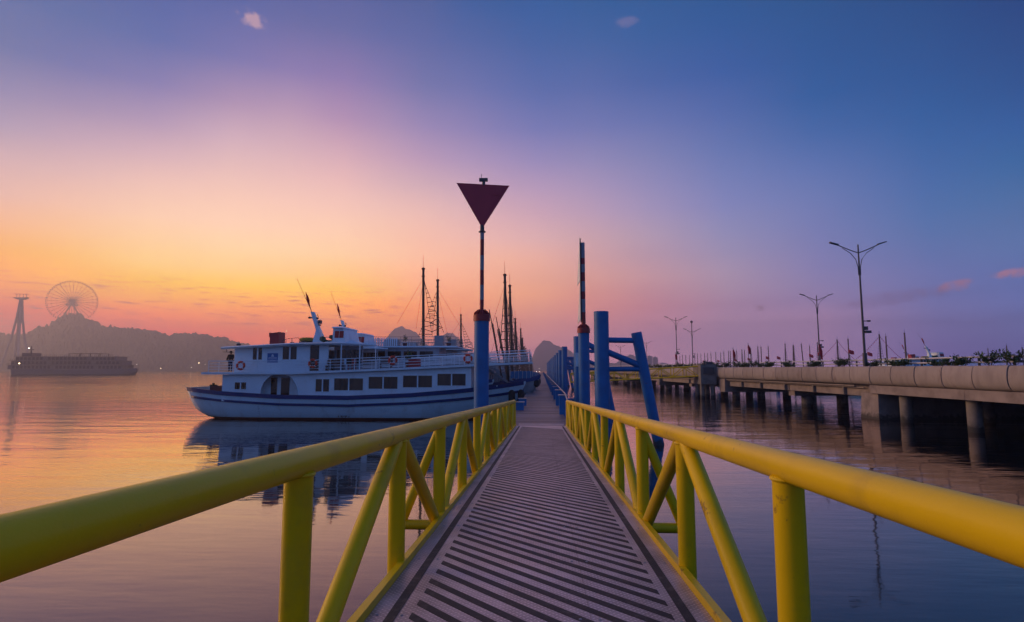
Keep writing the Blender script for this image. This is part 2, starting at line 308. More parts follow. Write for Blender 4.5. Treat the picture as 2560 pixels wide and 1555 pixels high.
# ------------------------------------------------------------------ materials
def mat(name, rgb, rough=.5, metal=0, var=.0, vscale=3.0, bump=0, bscale=40, coat=0, dirt=None, dscale=1.5, damt=.5, spec=.5, rvar=0, obj=True, stretch=None, tide=None, rand=0, chips=None):
    m = bpy.data.materials.new(name); m.use_nodes = True
    t = m.node_tree; b = t.nodes['Principled BSDF']
    b.inputs['Base Color'].default_value = (*rgb, 1)
    b.inputs['Roughness'].default_value = rough
    b.inputs['Metallic'].default_value = metal
    b.inputs['Specular IOR Level'].default_value = spec
    if coat: b.inputs['Coat Weight'].default_value = coat; b.inputs['Coat Roughness'].default_value = .15
    tcn = t.nodes.new('ShaderNodeTexCoord'); vec = tcn.outputs['Object']
    if stretch:
        mp = t.nodes.new('ShaderNodeMapping'); mp.inputs['Scale'].default_value = stretch
        t.links.new(vec, mp.inputs[0]); vec = mp.outputs[0]
    cur = None
    if var or dirt:
        n = t.nodes.new('ShaderNodeTexNoise'); n.inputs['Scale'].default_value = vscale; n.inputs['Detail'].default_value = 5
        t.links.new(vec, n.inputs['Vector'])
        r = t.nodes.new('ShaderNodeValToRGB')
        r.color_ramp.elements[0].position = .3; r.color_ramp.elements[1].position = .7
        r.color_ramp.elements[0].color = (*[c * (1 - var) for c in rgb], 1)
        r.color_ramp.elements[1].color = (*[min(1, c * (1 + var)) for c in rgb], 1)
        t.links.new(n.outputs[0], r.inputs[0]); cur = r.outputs[0]
        if rvar:
            mr = t.nodes.new('ShaderNodeMapRange'); mr.inputs[3].default_value = rough - rvar; mr.inputs[4].default_value = rough + rvar
            t.links.new(n.outputs[0], mr.inputs[0]); t.links.new(mr.outputs[0], b.inputs['Roughness'])
    if dirt:
        n = t.nodes.new('ShaderNodeTexNoise'); n.inputs['Scale'].default_value = dscale; n.inputs['Detail'].default_value = 8; n.inputs['Roughness'].default_value = .65
        t.links.new(vec, n.inputs['Vector'])
        r = t.nodes.new('ShaderNodeValToRGB'); r.color_ramp.elements[0].position = .52; r.color_ramp.elements[1].position = .72
        r.color_ramp.elements[0].color = (0, 0, 0, 1); r.color_ramp.elements[1].color = (damt, damt, damt, 1)
        t.links.new(n.outputs[0], r.inputs[0])
        x = t.nodes.new('ShaderNodeMix'); x.data_type = 'RGBA'
        t.links.new(r.outputs[0], x.inputs[0]); t.links.new(cur, x.inputs[6]); x.inputs[7].default_value = (*dirt, 1)
        cur = x.outputs[2]
    if chips:      # small flaked or rubbed spots
        col_, sc_, am_ = chips
        n = t.nodes.new('ShaderNodeTexNoise'); n.inputs['Scale'].default_value = sc_; n.inputs['Detail'].default_value = 9; n.inputs['Roughness'].default_value = .7
        t.links.new(tcn.outputs['Object'], n.inputs['Vector'])
        r = t.nodes.new('ShaderNodeValToRGB'); r.color_ramp.elements[0].position = .62; r.color_ramp.elements[1].position = .68
        r.color_ramp.elements[0].color = (0, 0, 0, 1); r.color_ramp.elements[1].color = (am_, am_, am_, 1)
        t.links.new(n.outputs[0], r.inputs[0])
        x = t.nodes.new('ShaderNodeMix'); x.data_type = 'RGBA'
        t.links.new(r.outputs[0], x.inputs[0]); t.links.new(cur, x.inputs[6]); x.inputs[7].default_value = (*col_, 1); cur = x.outputs[2]
    if tide:       # weed and shell band left by the tide
        z0_, col_ = tide
        sp = t.nodes.new('ShaderNodeSeparateXYZ'); t.links.new(tcn.outputs['Object'], sp.inputs[0])
        n = t.nodes.new('ShaderNodeTexNoise'); n.inputs['Scale'].default_value = 3.5; n.inputs['Detail'].default_value = 8
        t.links.new(tcn.outputs['Object'], n.inputs['Vector'])
        a_ = t.nodes.new('ShaderNodeMath'); a_.operation = 'MULTIPLY_ADD'; a_.inputs[1].default_value = .9; t.links.new(n.outputs[0], a_.inputs[0]); t.links.new(sp.outputs[2], a_.inputs[2])
        mr = t.nodes.new('ShaderNodeMapRange'); mr.inputs[1].default_value = z0_ + .55; mr.inputs[2].default_value = z0_ + .25; mr.inputs[3].default_value = 0; mr.inputs[4].default_value = .9
        t.links.new(a_.outputs[0], mr.inputs[0])
        x = t.nodes.new('ShaderNodeMix'); x.data_type = 'RGBA'
        t.links.new(mr.outputs[0], x.inputs[0]); t.links.new(cur, x.inputs[6]); x.inputs[7].default_value = (*col_, 1); cur = x.outputs[2]
    if rand:       # every piece weathered a little differently
        oi = t.nodes.new('ShaderNodeObjectInfo'); mr = t.nodes.new('ShaderNodeMapRange'); mr.inputs[3].default_value = 1 - rand; mr.inputs[4].default_value = 1 + rand * .6
        t.links.new(oi.outputs['Random'], mr.inputs[0])
        x = t.nodes.new('ShaderNodeMix'); x.data_type = 'RGBA'; x.blend_type = 'MULTIPLY'; x.inputs[0].default_value = 1
        cc = t.nodes.new('ShaderNodeCombineColor')
        for k_ in range(3): t.links.new(mr.outputs[0], cc.inputs[k_])
        t.links.new(cur, x.inputs[6]); t.links.new(cc.outputs[0], x.inputs[7]); cur = x.outputs[2]
    if cur: t.links.new(cur, b.inputs['Base Color'])
    if bump:
        n = t.nodes.new('ShaderNodeTexNoise'); n.inputs['Scale'].default_value = bscale; n.inputs['Detail'].default_value = 4
        t.links.new(vec, n.inputs['Vector'])
        bp = t.nodes.new('ShaderNodeBump'); bp.inputs['Strength'].default_value = bump; bp.inputs['Distance'].default_value = .02
        t.links.new(n.outputs[0], bp.inputs['Height']); t.links.new(bp.outputs[0], b.inputs['Normal'])
    return m
def glow(name, rgb, s):
    m = bpy.data.materials.new(name); m.use_nodes = True
    b = m.node_tree.nodes['Principled BSDF']
    b.inputs['Emission Color'].default_value = (*rgb, 1); b.inputs['Emission Strength'].default_value = s
    return m
M = {}
M['yellow'] = mat('yellow_paint', (.76, .53, .003), .4, 0, .08, 1.2, bump=.05, bscale=90, dirt=(.3, .2, .05), dscale=2.2, damt=.4, spec=.25, rvar=.14, chips=((.13, .06, .03), 5, .7))
M['blue'] = mat('blue_paint', (.001, .15, .42), .5, 0, .14, 1.0, bump=.05, bscale=30, dirt=(.012, .09, .22), dscale=1.2, damt=.45, tide=(.35, (.03, .035, .025)), chips=((.1, .05, .03), 2.6, .6))
M['red'] = mat('red_paint', (.33, .02, .025), .45, 0, .12, 3)
M['signred'] = mat('sign_back_red', (.58, .03, .06), .5, 0, .08, 1.5)
M['white'] = mat('white_paint', (.7, .83, .92), .4, 0, .05, .7, dirt=(.4, .36, .33), dscale=.9, damt=.3)
M['hull_white'] = mat('hull_white_paint', (.64, .84, .94), .35, 0, .06, .5, bump=.03, bscale=3, dirt=(.36, .3, .26), dscale=1.3, damt=.35, stretch=(1, 1, .35))
M['hull_blue'] = mat('hull_blue_paint', (.003, .045, .19), .4, 0, .15, 1)
M['boot'] = mat('antifouling', (.09, .025, .02), .6, 0, .3, 2)
M['glass'] = mat('dark_glass', (.018, .014, .012), .08, 0, .3, .8)
M['pane_brown'] = mat('brown_curtained_glass', (.05, .036, .026), .1, 0, .5, 2.2, stretch=(1, 1, .05))
M['pane_dark'] = mat('dark_curtained_glass', (.026, .02, .018), .08, 0, .6, 3, stretch=(1, 1, .05))
M['junk'] = mat('old_boat_paint', (.3, .31, .34), .6, 0, .15, .8, dirt=(.12, .09, .07), dscale=1, damt=.5)
M['curtain'] = mat('red_curtain', (.4, .04, .04), .8, 0, .2, 6)
M['dark'] = mat('dark_interior', (.022, .018, .018), .7)
M['deckred'] = mat('deck_red', (.13, .03, .03), .6, 0, .2, 3)
M['steel'] = mat('galvanised_steel', (.35, .36, .38), .4, .6, .1, 4)
M['darksteel'] = mat('dark_steel', (.06, .065, .075), .45, .3, .1, 4)
M['wood'] = mat('mast_wood', (.085, .045, .03), .6, 0, .25, 2, stretch=(1, 1, .1))
M['rope'] = mat('rope', (.09, .07, .06), .8)
M['rubber'] = mat('rubber', (.015, .015, .016), .7)
M['bandgrey'] = mat('pole_grey_paint', (.24, .27, .33), .5, 0, .1, 2)
M['ring'] = mat('life_ring_orange', (.75, .06, .025), .55, 0, .1, 6)
M['ringband'] = mat('life_ring_band', (.75, .72, .7), .6)
M['signblue'] = mat('sign_blue', (.01, .14, .42), .5)
M['print'] = mat('sign_print', (.6, .7, .78), .6)
M['raft'] = mat('yellow_canvas', (.42, .27, .03), .7, 0, .2, 4)
M['concrete'] = mat('facade_concrete', (.36, .315, .295), .8, 0, .2, 1.3, bump=.25, bscale=14, dirt=(.15, .11, .1), dscale=1.3, damt=.7, stretch=(1, 1, .35), rand=.15)
M['concrete2'] = mat('beam_concrete', (.31, .26, .235), .85, 0, .2, 1.0, bump=.3, bscale=12, dirt=(.11, .09, .08), dscale=.8, damt=.6, tide=(.4, (.045, .04, .032)))
M['pile'] = mat('pile_concrete', (.22, .2, .18), .85, 0, .25, 1.2, bump=.3, bscale=10, dirt=(.05, .045, .04), dscale=.7, damt=.7, tide=(.45, (.03, .028, .024)))
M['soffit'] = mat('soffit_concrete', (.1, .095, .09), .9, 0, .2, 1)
M['asphalt'] = mat('asphalt', (.05, .05, .05), .9, 0, .15, 3)
M['leaf'] = mat('shrub_leaf', (.05, .1, .018), .6, 0, .45, 2)
M['flag'] = mat('red_flag', (.6, .015, .03), .7)
M['star'] = mat('flag_star', (.8, .55, .03), .7)
M['skin'] = mat('skin', (.4, .24, .17), .6)
M['cloth'] = mat('dark_cloth', (.012, .012, .018), .9)
M['jeans'] = mat('jeans_cloth', (.02, .03, .07), .9)
M['plank'] = mat('deck_plank', (.21, .155, .155), .5, 0, .25, 1.5, bump=.2, bscale=25, rand=.35, dirt=(.09, .07, .07), dscale=2, damt=.5, stretch=(.3, 3, 1))
M['railpipe'] = mat('rail_pipe_paint', (.62, .6, .6), .35, 0, .08, 2)
M['stair'] = mat('grey_paint', (.3, .32, .36), .5, 0, .1, 2)
M['canopy'] = mat('canopy_blue', (.02, .12, .25), .5)
M['strip'] = mat('anti_slip_strip', (.018, .017, .022), .6, 0, .25, 30, bump=.3, bscale=300, dirt=(.12, .1, .1), dscale=9, damt=.8)
M['hill'] = mat('hill_forest', (.03, .04, .025), .95, 0, .5, .02)
M['rock'] = mat('karst_rock', (.06, .065, .06), .95, 0, .4, .01)
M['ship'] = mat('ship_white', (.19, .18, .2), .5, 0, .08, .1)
M['shipdark'] = mat('ship_dark', (.05, .05, .07), .5)
M['pylon'] = mat('pylon_steel', (.34, .32, .33), .6)
M['wheel'] = mat('wheel_steel', (.16, .09, .06), .6)
M['city'] = mat('far_building', (.16, .16, .18), .8)
M['lampwarm'] = glow('lamp_warm', (1, .72, .38), 7)
M['lampwhite'] = glow('lamp_white', (1, .9, .75), 6)
M['green'] = mat('green_canvas', (.03, .09, .05), .7)

# aluminium chequer plate with raised lozenges in fine relief
def chequer():
    m = bpy.data.materials.new('chequer_plate'); m.use_nodes = True
    t = m.node_tree; b = t.nodes['Principled BSDF']
    tcn = t.nodes.new('ShaderNodeTexCoord')
    def N(ty, **k):
        n = t.nodes.new(ty)
        for a, v in k.items(): setattr(n, a, v)
        return n
    def mth(op, a, c=None):
        n = N('ShaderNodeMath', operation=op)
        for i, v in enumerate((a, c)):
            if v is None: continue
            if isinstance(v, (int, float)): n.inputs[i].default_value = v
            else: t.links.new(v, n.inputs[i])
        return n.outputs[0]
    sp = N('ShaderNodeSeparateXYZ'); t.links.new(tcn.outputs['Object'], sp.inputs[0])
    u = mth('MULTIPLY', mth('ADD', sp.outputs[0], sp.outputs[1]), 22.0)
    v = mth('MULTIPLY', mth('SUBTRACT', sp.outputs[0], sp.outputs[1]), 22.0)
    fu, fv = mth('FRACT', u), mth('FRACT', v)
    par = mth('MODULO', mth('ADD', mth('FLOOR', u), mth('FLOOR', v)), 2.0)
    par = mth('ABSOLUTE', par)
    def loz(a, c):
        da = mth('ABSOLUTE', mth('SUBTRACT', a, .5)); dc = mth('ABSOLUTE', mth('SUBTRACT', c, .5))
        return mth('LESS_THAN', mth('ADD', mth('MULTIPLY', da, 2.1), mth('MULTIPLY', dc, 7.0)), 1.0)
    l1, l2 = loz(fu, fv), loz(fv, fu)
    h = mth('ADD', mth('MULTIPLY', l1, par), mth('MULTIPLY', l2, mth('SUBTRACT', 1.0, par)))
    bp = N('ShaderNodeBump'); bp.inputs['Strength'].default_value = .6; bp.inputs['Distance'].default_value = .003
    t.links.new(h, bp.inputs['Height']); t.links.new(bp.outputs[0], b.inputs['Normal'])
    n = N('ShaderNodeTexNoise'); n.inputs['Scale'].default_value = 2.2; n.inputs['Detail'].default_value = 8; n.inputs['Roughness'].default_value = .7
    t.links.new(tcn.outputs['Object'], n.inputs['Vector'])
    r = N('ShaderNodeValToRGB')
    r.color_ramp.elements[0].position = .38; r.color_ramp.elements[0].color = (.36, .29, .3, 1)
    r.color_ramp.elements[1].position = .7; r.color_ramp.elements[1].color = (.68, .56, .58, 1)
    t.links.new(n.outputs[0], r.inputs[0])
    mx = N('ShaderNodeMix', data_type='RGBA'); t.links.new(mth('MULTIPLY', h, .75), mx.inputs[0])
    t.links.new(r.outputs[0], mx.inputs[6]); mx.inputs[7].default_value = (.9, .78, .8, 1)
    t.links.new(mx.outputs[2], b.inputs['Base Color'])
    b.inputs['Metallic'].default_value = .5
    mr = N('ShaderNodeMapRange'); mr.inputs[3].default_value = .34; mr.inputs[4].default_value = .55
    t.links.new(n.outputs[0], mr.inputs[0]); t.links.new(mr.outputs[0], b.inputs['Roughness'])
    return m
M['plate'] = chequer()

def water_mat():
    m = bpy.data.materials.new('sea_water'); m.use_nodes = True
    t = m.node_tree; t.nodes.clear()
    N = t.nodes.new
    out = N('ShaderNodeOutputMaterial')
    tcn = N('ShaderNodeTexCoord')
    def nz(scale, detail, rough, rot):
        mp = N('ShaderNodeMapping'); mp.inputs['Scale'].default_value = scale; mp.inputs['Rotation'].default_value = (0, 0, rot)
        t.links.new(tcn.outputs['Object'], mp.inputs[0])
        n = N('ShaderNodeTexNoise'); n.inputs['Scale'].default_value = 1; n.inputs['Detail'].default_value = detail; n.inputs['Roughness'].default_value = rough
        t.links.new(mp.outputs[0], n.inputs['Vector'])
        return n.outputs[0]
    def mth(op, a, b):
        n = N('ShaderNodeMath'); n.operation = op
        for i, v in enumerate((a, b)):
            if isinstance(v, (int, float)): n.inputs[i].default_value = v
            else: t.links.new(v, n.inputs[i])
        return n.outputs[0]
    h = mth('ADD', mth('MULTIPLY', nz((.13, .46, 1), 4, .55, radians(5)), .085), mth('MULTIPLY', nz((.7, 2.4, 1), 3, .5, radians(-8)), .02))
    patch = nz((.012, .03, 1), 2, .5, .2)
    pr = N('ShaderNodeMapRange'); pr.inputs[1].default_value = .38; pr.inputs[2].default_value = .66; pr.inputs[3].default_value = .35; pr.inputs[4].default_value = 1.0
    t.links.new(patch, pr.inputs[0])
    ln = N('ShaderNodeVectorMath'); ln.operation = 'LENGTH'; t.links.new(tcn.outputs['Object'], ln.inputs[0])
    far = N('ShaderNodeMapRange'); far.inputs[1].default_value = 12; far.inputs[2].default_value = 160; far.inputs[3].default_value = .36; far.inputs[4].default_value = 3.0
    t.links.new(ln.outputs['Value'], far.inputs[0])
    h = mth('MULTIPLY', mth('MULTIPLY', h, pr.outputs[0]), far.outputs[0])
    bp = N('ShaderNodeBump'); bp.inputs['Strength'].default_value = 1.0; bp.inputs['Distance'].default_value = 1.0
    t.links.new(h, bp.inputs['Height'])
    fr = N('ShaderNodeFresnel'); fr.inputs['IOR'].default_value = 1.33; t.links.new(bp.outputs[0], fr.inputs['Normal'])
    gl = N('ShaderNodeBsdfGlossy'); gl.inputs['Roughness'].default_value = .045; gl.inputs['Color'].default_value = (1, .88, .82, 1)
    t.links.new(bp.outputs[0], gl.inputs['Normal'])
    df = N('ShaderNodeBsdfDiffuse'); df.inputs['Color'].default_value = (.008, .02, .026, 1)
    fac = mth('MINIMUM', mth('ADD', mth('MULTIPLY', fr.outputs[0], 1.68), .02), .84)
    mx = N('ShaderNodeMixShader'); t.links.new(fac, mx.inputs[0])
    t.links.new(df.outputs[0], mx.inputs[1]); t.links.new(gl.outputs[0], mx.inputs[2])
    t.links.new(mx.outputs[0], out.inputs[0])
    return m
M['water'] = water_mat()

# ================================================================== large structure
def struct(mb, name, m, **k):
    o = mb.build(name, m, **k); o['kind'] = 'structure'; return o
b = MB(); b.grid([[(-4200, -1500, 0), (4200, -1500, 0)], [(-4200, 4600, 0), (4200, 4600, 0)]])
struct(b, 'sea_water', M['water'], smooth=False)

def interp(tab, x):
    if x <= tab[0][0]: return tab[0][1]
    for (a, p), (c, q) in zip(tab, tab[1:]):
        if x <= c: return p + (q - p) * (x - a) / (c - a)
    return tab[-1][1]

# wooded headland under the wheel: ridge heights read off along its skyline
def ridge_mesh(prof, D, depth, front, name, m, step=5, rough=3.0, seed=0, nrows=14, kind='structure', bump=2.2):
    b = MB(); rows = []
    x0, x1 = prof[0][0], prof[-1][0]
    n = int((x1 - x0) / step)
    for k in range(nrows):
        t = k / (nrows - 1)
        row = []
        for i in range(n + 1):
            px = x0 + (x1 - x0) * i / n
            top = interp(prof, px)
            P = at_D(px, top, D)
            base = at_D(px, 922, D)
            h = max(P.z, .5)
            if t <= .62:
                s = t / .62
                d = -front * (1 - s); hh = h * (s ** .8)
            else:
                s = (t - .62) / .38
                d = depth * s; hh = h * (1 - s ** 1.6)
            dirv = Vector((base.x, base.y, 0)).normalized()
            q = Vector((base.x, base.y, 0)) + dirv * d
            nz = mnoise.fractal(Vector((q.x * .02 + seed, q.y * .02, 0)), 1, 2, 4) * rough * (1 if k else 0)
            nz += abs(mnoise.noise(Vector((q.x * .11, q.y * .11, seed)))) * bump * (1 if k else 0)
            row.append((q.x, q.y, (hh + nz * min(1, h / 25)) if k not in (0, nrows - 1) else -2))
        rows.append(row)
    b.grid(rows)
    o = b.build(name, m, smooth=False); o['kind'] = kind
    return o
z1 = lambda x, y: (x * .21371, 640 + y * .21371)
HP = [(-420, 850), (-250, 842), (-120, 836)] + [z1(*p) for p in ((0, 905), (40, 932), (100, 922), (240, 918), (320, 900), (360, 870), (400, 832), (470, 835), (540, 815), (560, 762), (640, 735), (700, 708), (760, 690), (800, 686), (860, 690), (920, 700), (945, 748), (1000, 758), (1060, 748), (1110, 790), (1160, 815), (1230, 822), (1280, 842), (1340, 836), (1450, 850), (1600, 862), (1680, 872), (1800, 885), (1900, 908), (1950, 930), (2100, 925), (2246, 918))] + [(500, 836), (530, 843), (553, 846), (575, 854), (600, 859), (620, 866), (660, 880), (720, 897), (800, 908), (960, 914)]
ridge_mesh(HP, 1380, 260, 330, 'hill', M['hill'], step=2.6, rough=8, bump=12, nrows=44)
for nm, D, prof in (
    ('karst_hill', 2300, [(948, 900), (960, 850), (975, 828), (990, 816), (1003, 813), (1015, 822), (1038, 830), (1052, 846), (1075, 870), (1100, 842), (1115, 833), (1132, 834), (1148, 850), (1165, 880), (1190, 900)]),
    ('karst_hill', 2500, [(1315, 915), (1330, 895), (1338, 872), (1345, 862), (1358, 853), (1370, 853), (1385, 860), (1400, 865), (1420, 874), (1445, 888), (1470, 900), (1500, 912)]),
    ('karst_hill', 2600, [(1530, 915), (1545, 905), (1560, 893), (1575, 887), (1592, 892), (1605, 905), (1640, 914)]),
    ('karst_hill', 2680, [(1180, 905), (1260, 900), (1330, 903), (1400, 905), (1500, 908), (1600, 908), (1700, 912), (1900, 916)])):
    ridge_mesh(prof, D, 120, 60, nm, M['rock'], step=2.5, rough=8, seed=D, bump=4)

# ================================================================== yellow gangway
GX0, GX1 = -1.1665, 1.1336
gz = lambda y: 2.628 - .0431 * y
gang = thing('gangway', 'yellow tubular truss gangway with striped metal deck sloping to the jetty', 'gangway', (0, 12, 0))
YEND = 25.04
RR = .07
for sx_, x in ((-1, GX0), (1, GX1)):
    b = MB(); b.tube((x, -1.6, gz(-1.6) + 1.04), (x, YEND, gz(YEND) + 1.04), RR, n=24)
    b.lathe((x, YEND, gz(YEND) + 1.04), [(RR, -.01), (RR * .7, .05), (.005, .06)], 16)
    b.build('handrail', M['yellow'], gang)
    b = MB(); b.tube((x, -1.6, gz(-1.6) - .12), (x, YEND, gz(YEND) - .12), .07, n=12)
    b.build('bottom_chord', M['yellow'], gang)
    ys = [2.75 + 1.925 * k for k in range(-2, 12)]
    for k, y in zip(range(-2, 12), ys):
        if y > YEND - .3: continue
        b = MB(); b.tube((x, y, gz(y) - .1), (x, y, gz(y) + 1.0), .068, n=22)
        b.build('post', M['yellow'], gang)
        # weld collar at the rail
        b = MB(); b.ring((x, y, gz(y) + .985), (0, 0, 1), .069, .01, 18, 6); b.build('weld_collar', M['yellow'], gang)
        if k % 2:     # apex post: braces fan down to the neighbours
            for dy in (-1.925, 1.925):
                if y + dy > YEND: continue
                p = Vector((x, y + .10 * (1 if dy > 0 else -1), gz(y) + .985)); q = Vector((x, y + dy * .955, gz(y + dy * .955) - .08))
                b = MB(); b.tube(p, q, .06, n=18); b.build('diagonal_brace', M['yellow'], gang)
        if k % 4 == 2:   # outrigger stay on every other lower node
            xo = x + sx_ * .45
            b = MB(); b.tube((x, y, gz(y) - .1), (xo, y, gz(y) - .1), .055, n=14); b.build('outrigger', M['yellow'], gang)
            b = MB(); b.tube((xo - sx_ * .03, y, gz(y) - .07), (x + sx_ * .02, y, gz(y) + .93), .052, n=14); b.build('stay', M['yellow'], gang)
    b = MB(); b.tube((x, YEND - .06, gz(YEND) - .15), (x, YEND - .06, gz(YEND) + 1.06), .068, n=18); b.build('post', M['yellow'], gang)
    xi = x - sx_ * -.0
    a0, a1 = (x + .028, x + .082) if sx_ < 0 else (x - .082, x - .028)
    b = MB(); b.hexa([(a0, -1.6, gz(-1.6) - .12), (a1, -1.6, gz(-1.6) - .12), (a1, YEND, gz(YEND) - .12), (a0, YEND, gz(YEND) - .12),
                      (a0, -1.6, gz(-1.6) + .055), (a1, -1.6, gz(-1.6) + .055), (a1, YEND, gz(YEND) + .055), (a0, YEND, gz(YEND) + .055)])
    b.build('kerb_angle', M['yellow'], gang)
# deck plates: two columns with a seam right of the middle
KX0, KX1, SEAM = GX0 + .083, GX1 - .083, .30
PL = 2.44
y = -1.6; i = 0
while y < YEND - .2:
    y2 = min(y + PL, YEND)
    for (xa, xb) in ((KX0 + .001, SEAM - .0015), (SEAM + .0015, KX1 - .001)):
        dz = random.uniform(-.0004, .0004)
        b = MB(); b.hexa([(xa, y + .003, gz(y) - .012), (xb, y + .003, gz(y) - .012), (xb, y2 - .003, gz(y2) - .012), (xa, y2 - .003, gz(y2) - .012),
                          (xa, y + .003, gz(y) + dz), (xb, y + .003, gz(y) + dz), (xb, y2 - .003, gz(y2) + dz), (xa, y2 - .003, gz(y2) + dz)])
        b.build('deck_plate', M['plate'], gang, smooth=False)
    b = MB(); b.box(GX0, GX1, y - .05, y + .05, gz(y) - .16, gz(y) - .02); b.build('cross_beam', M['yellow'], gang)
    y = y2
# black edge lines and slanting anti-slip strips, 3 mm proud
for xc in (-.935, .905):
    b = MB(); b.hexa([(xc - .032, -1.6, gz(-1.6) - .004), (xc + .032, -1.6, gz(-1.6) - .004), (xc + .032, YEND - .4, gz(YEND - .4) - .004), (xc - .032, YEND - .4, gz(YEND - .4) - .004),
                      (xc - .032, -1.6, gz(-1.6) + .0025), (xc + .032, -1.6, gz(-1.6) + .0025), (xc + .032, YEND - .4, gz(YEND - .4) + .0025), (xc - .032, YEND - .4, gz(YEND - .4) + .0025)])
    b.build('edge_strip', M['strip'], gang, smooth=False)
SL = -1.065      # dy/dx of a strip
XA, XB = -.825, .815
HW, ZT, ZD = .047, .0022, -.0431 * SL * (XB - XA)
b = MB(); b.hexa([(XA, HW, -.004 - .0431 * HW), (XA, -HW, -.004 + .0431 * HW), (XB, SL * (XB - XA) - HW, -.004 + ZD + .0431 * HW), (XB, SL * (XB - XA) + HW, -.004 + ZD - .0431 * HW),
                  (XA, HW, ZT - .0431 * HW), (XA, -HW, ZT + .0431 * HW), (XB, SL * (XB - XA) - HW, ZT + ZD + .0431 * HW), (XB, SL * (XB - XA) + HW, ZT + ZD - .0431 * HW)])
s0 = b.build('anti_slip_strip', M['strip'], None, smooth=False)
s0.parent = gang
first = True
n_strip = 0
y = 1.2
while y < 24.3:
    o = s0 if first else share(s0, parent=gang)
    o.location = (random.uniform(-.006, .006), y - 12 + random.uniform(-.008, .008), gz(y)); first = False; n_strip += 1
    y += .226
# bolt heads along the plate edges and joints
b = MB()
for i in range(0, 21):
    y_ = -1.2 + i * 1.22
    for x_ in (-1.03, -.87, .84, 1.0, .24, .36):
        b.lathe((x_ + random.uniform(-.008, .008), y_, gz(y_)), [(.012, -.003), (.011, .003), (.006, .006)], 7)
b.build('deck_bolt', M['steel'], gang)['kind'] = 'stuff'
# landing apron at the foot
b = MB(); b.hexa([(-1.0, YEND + .002, gz(YEND) - .03), (1.0, YEND + .002, gz(YEND) - .03), (1.0, YEND + .75, 1.552), (-1.0, YEND + .75, 1.552),
                  (-1.0, YEND + .002, gz(YEND) - .004), (1.0, YEND + .002, gz(YEND) - .004), (1.0, YEND + .75, 1.562), (-1.0, YEND + .75, 1.562)])
b.build('landing_flap', M['plate'], gang, smooth=False)

# ================================================================== floating jetty
JX0, JX1, JY0, JY1 = -1.5, 1.2, 24.2, 330.0
jet = thing('floating_jetty', 'long narrow plank jetty running away between moored boats and blue piles', 'jetty', (0, JY0, 0))
b = MB(); b.box(JX0, JX1, 0, .285, 0, .045)
pl = b.build('plank', M['plank'], None, smooth=False)
pl.parent = jet
y = JY0 + .1; k = 0
rest = MB()
while y < JY1:
    if k < 240:
        o = pl if k == 0 else share(pl, parent=jet)
        o.location = (random.uniform(-.015, .015), y - JY0, 1.505 + random.uniform(-.006, .006))
        o.rotation_euler = (0, 0, random.uniform(-.002, .002))
        y += .3
    else:
        rest.box(JX0, JX1, y, y + .585, 1.5, 1.55 + random.uniform(-.006, .006)); y += .6
    k += 1
o = rest.build('plank', M['plank'], jet, smooth=False); o['kind'] = 'stuff'
b = MB(); b.box(JX0 + .05, JX1 - .05, JY0, JY1, 1.2, 1.495); b.build('side_frame', M['blue'], jet, smooth=False)
y = JY0 + .5
while y < JY1 - 5:
    b = MB(); b.box(JX0 + .1, JX1 - .1, y, y + 5.2, -.5, 1.195); b.build('float_tank', M['blue'], jet, smooth=False); y += 6
# blue posts along the right edge that carry a pale pipe rail
y = 31.4; k = 0
ys = []
while y < 300:
    ys.append(y); y += 7.5 if k < 12 else 15; k += 1
for y in ys:
    b = MB(); b.box(.98, 1.38, y - .25, y + .25, 1.3, 2.55); b.box(.93, 1.43, y - .3, y + .3, 2.551, 2.6, 1)
    b.build('rail_post', [M['blue'], M['steel']], jet, smooth=False)
b = MB(); b.path([(1.16, 25.6, 2.62)] + [(1.3, y, 2.66) for y in ys], .035, 8); b.build('pipe_rail', M['steel'], jet)
for i, (x, y) in enumerate(((-1.3, 34.4), (-1.25, 38.6))):
    b = MB(); b.box(x - .26, x + .26, y - .3, y + .3, 1.551, 2.0); b.box(x - .3, x + .3, y - .34, y + .34, 2.001, 2.04, 1)
    o = b.build('mooring_bollard', [M['blue'], M['steel']])
    tag(o, ['low blue mooring bollard on the jetty edge just past the left yellow railing', 'low blue mooring bollard on the jetty beside the white boat bow'][i], 'bollard', 'bollards on the jetty edge')

# ================================================================== guide-pile frames
def pile_frame(Y, label, full=True, ztop=7.1):
    t = thing('guide_pile_frame', label, 'pile frame', (3.28, Y, 0), 'blue guide pile frames along the jetty')
    b = MB(); b.lathe((3.28, Y, 0), [(.4, -3), (.4, ztop - .02), (.38, ztop)], 28); b.build('vertical_pile', M['blue'], t)
    zt, zb = 5.95, -3
    X = lambda z: 5.15 + (5.95 - z) * .177
    b = MB(); b.tube((X(zt), Y, zt), (X(zb), Y, zb), .285, n=22); b.build('raking_leg', M['blue'], t)
    for z0_, z1_, r in ((5.55, 5.52, .15), (3.98, 3.98, .13)):
        b = MB(); b.tube((3.6, Y, z0_), (X(z1_), Y, z1_), r, n=14); b.build('cross_tube', M['blue'], t)
    b = MB(); b.tube((3.6, Y, 4.9), (X(4.1), Y, 4.1), .17, n=14); b.build('diagonal_tube', M['blue'], t)
    b = MB(); b.tube((1.25, Y, 1.3), (3.0, Y, 1.3), .12, n=10); b.build('guide_arm', M['blue'], t)
    b = MB(); b.lathe((3.28, Y, 0), [(.47, 1.1), (.47, 1.5)], 20); b.build('guide_collar', M['blue'], t)
    return t
NTH = ['nearest', 'second', 'third', 'fourth', 'fifth', 'sixth', 'seventh', 'eighth', 'ninth', 'tenth', 'eleventh', 'twelfth']
f0 = pile_frame(31, 'tall blue pile with raking leg and braces, nearest frame behind the right yellow railing')
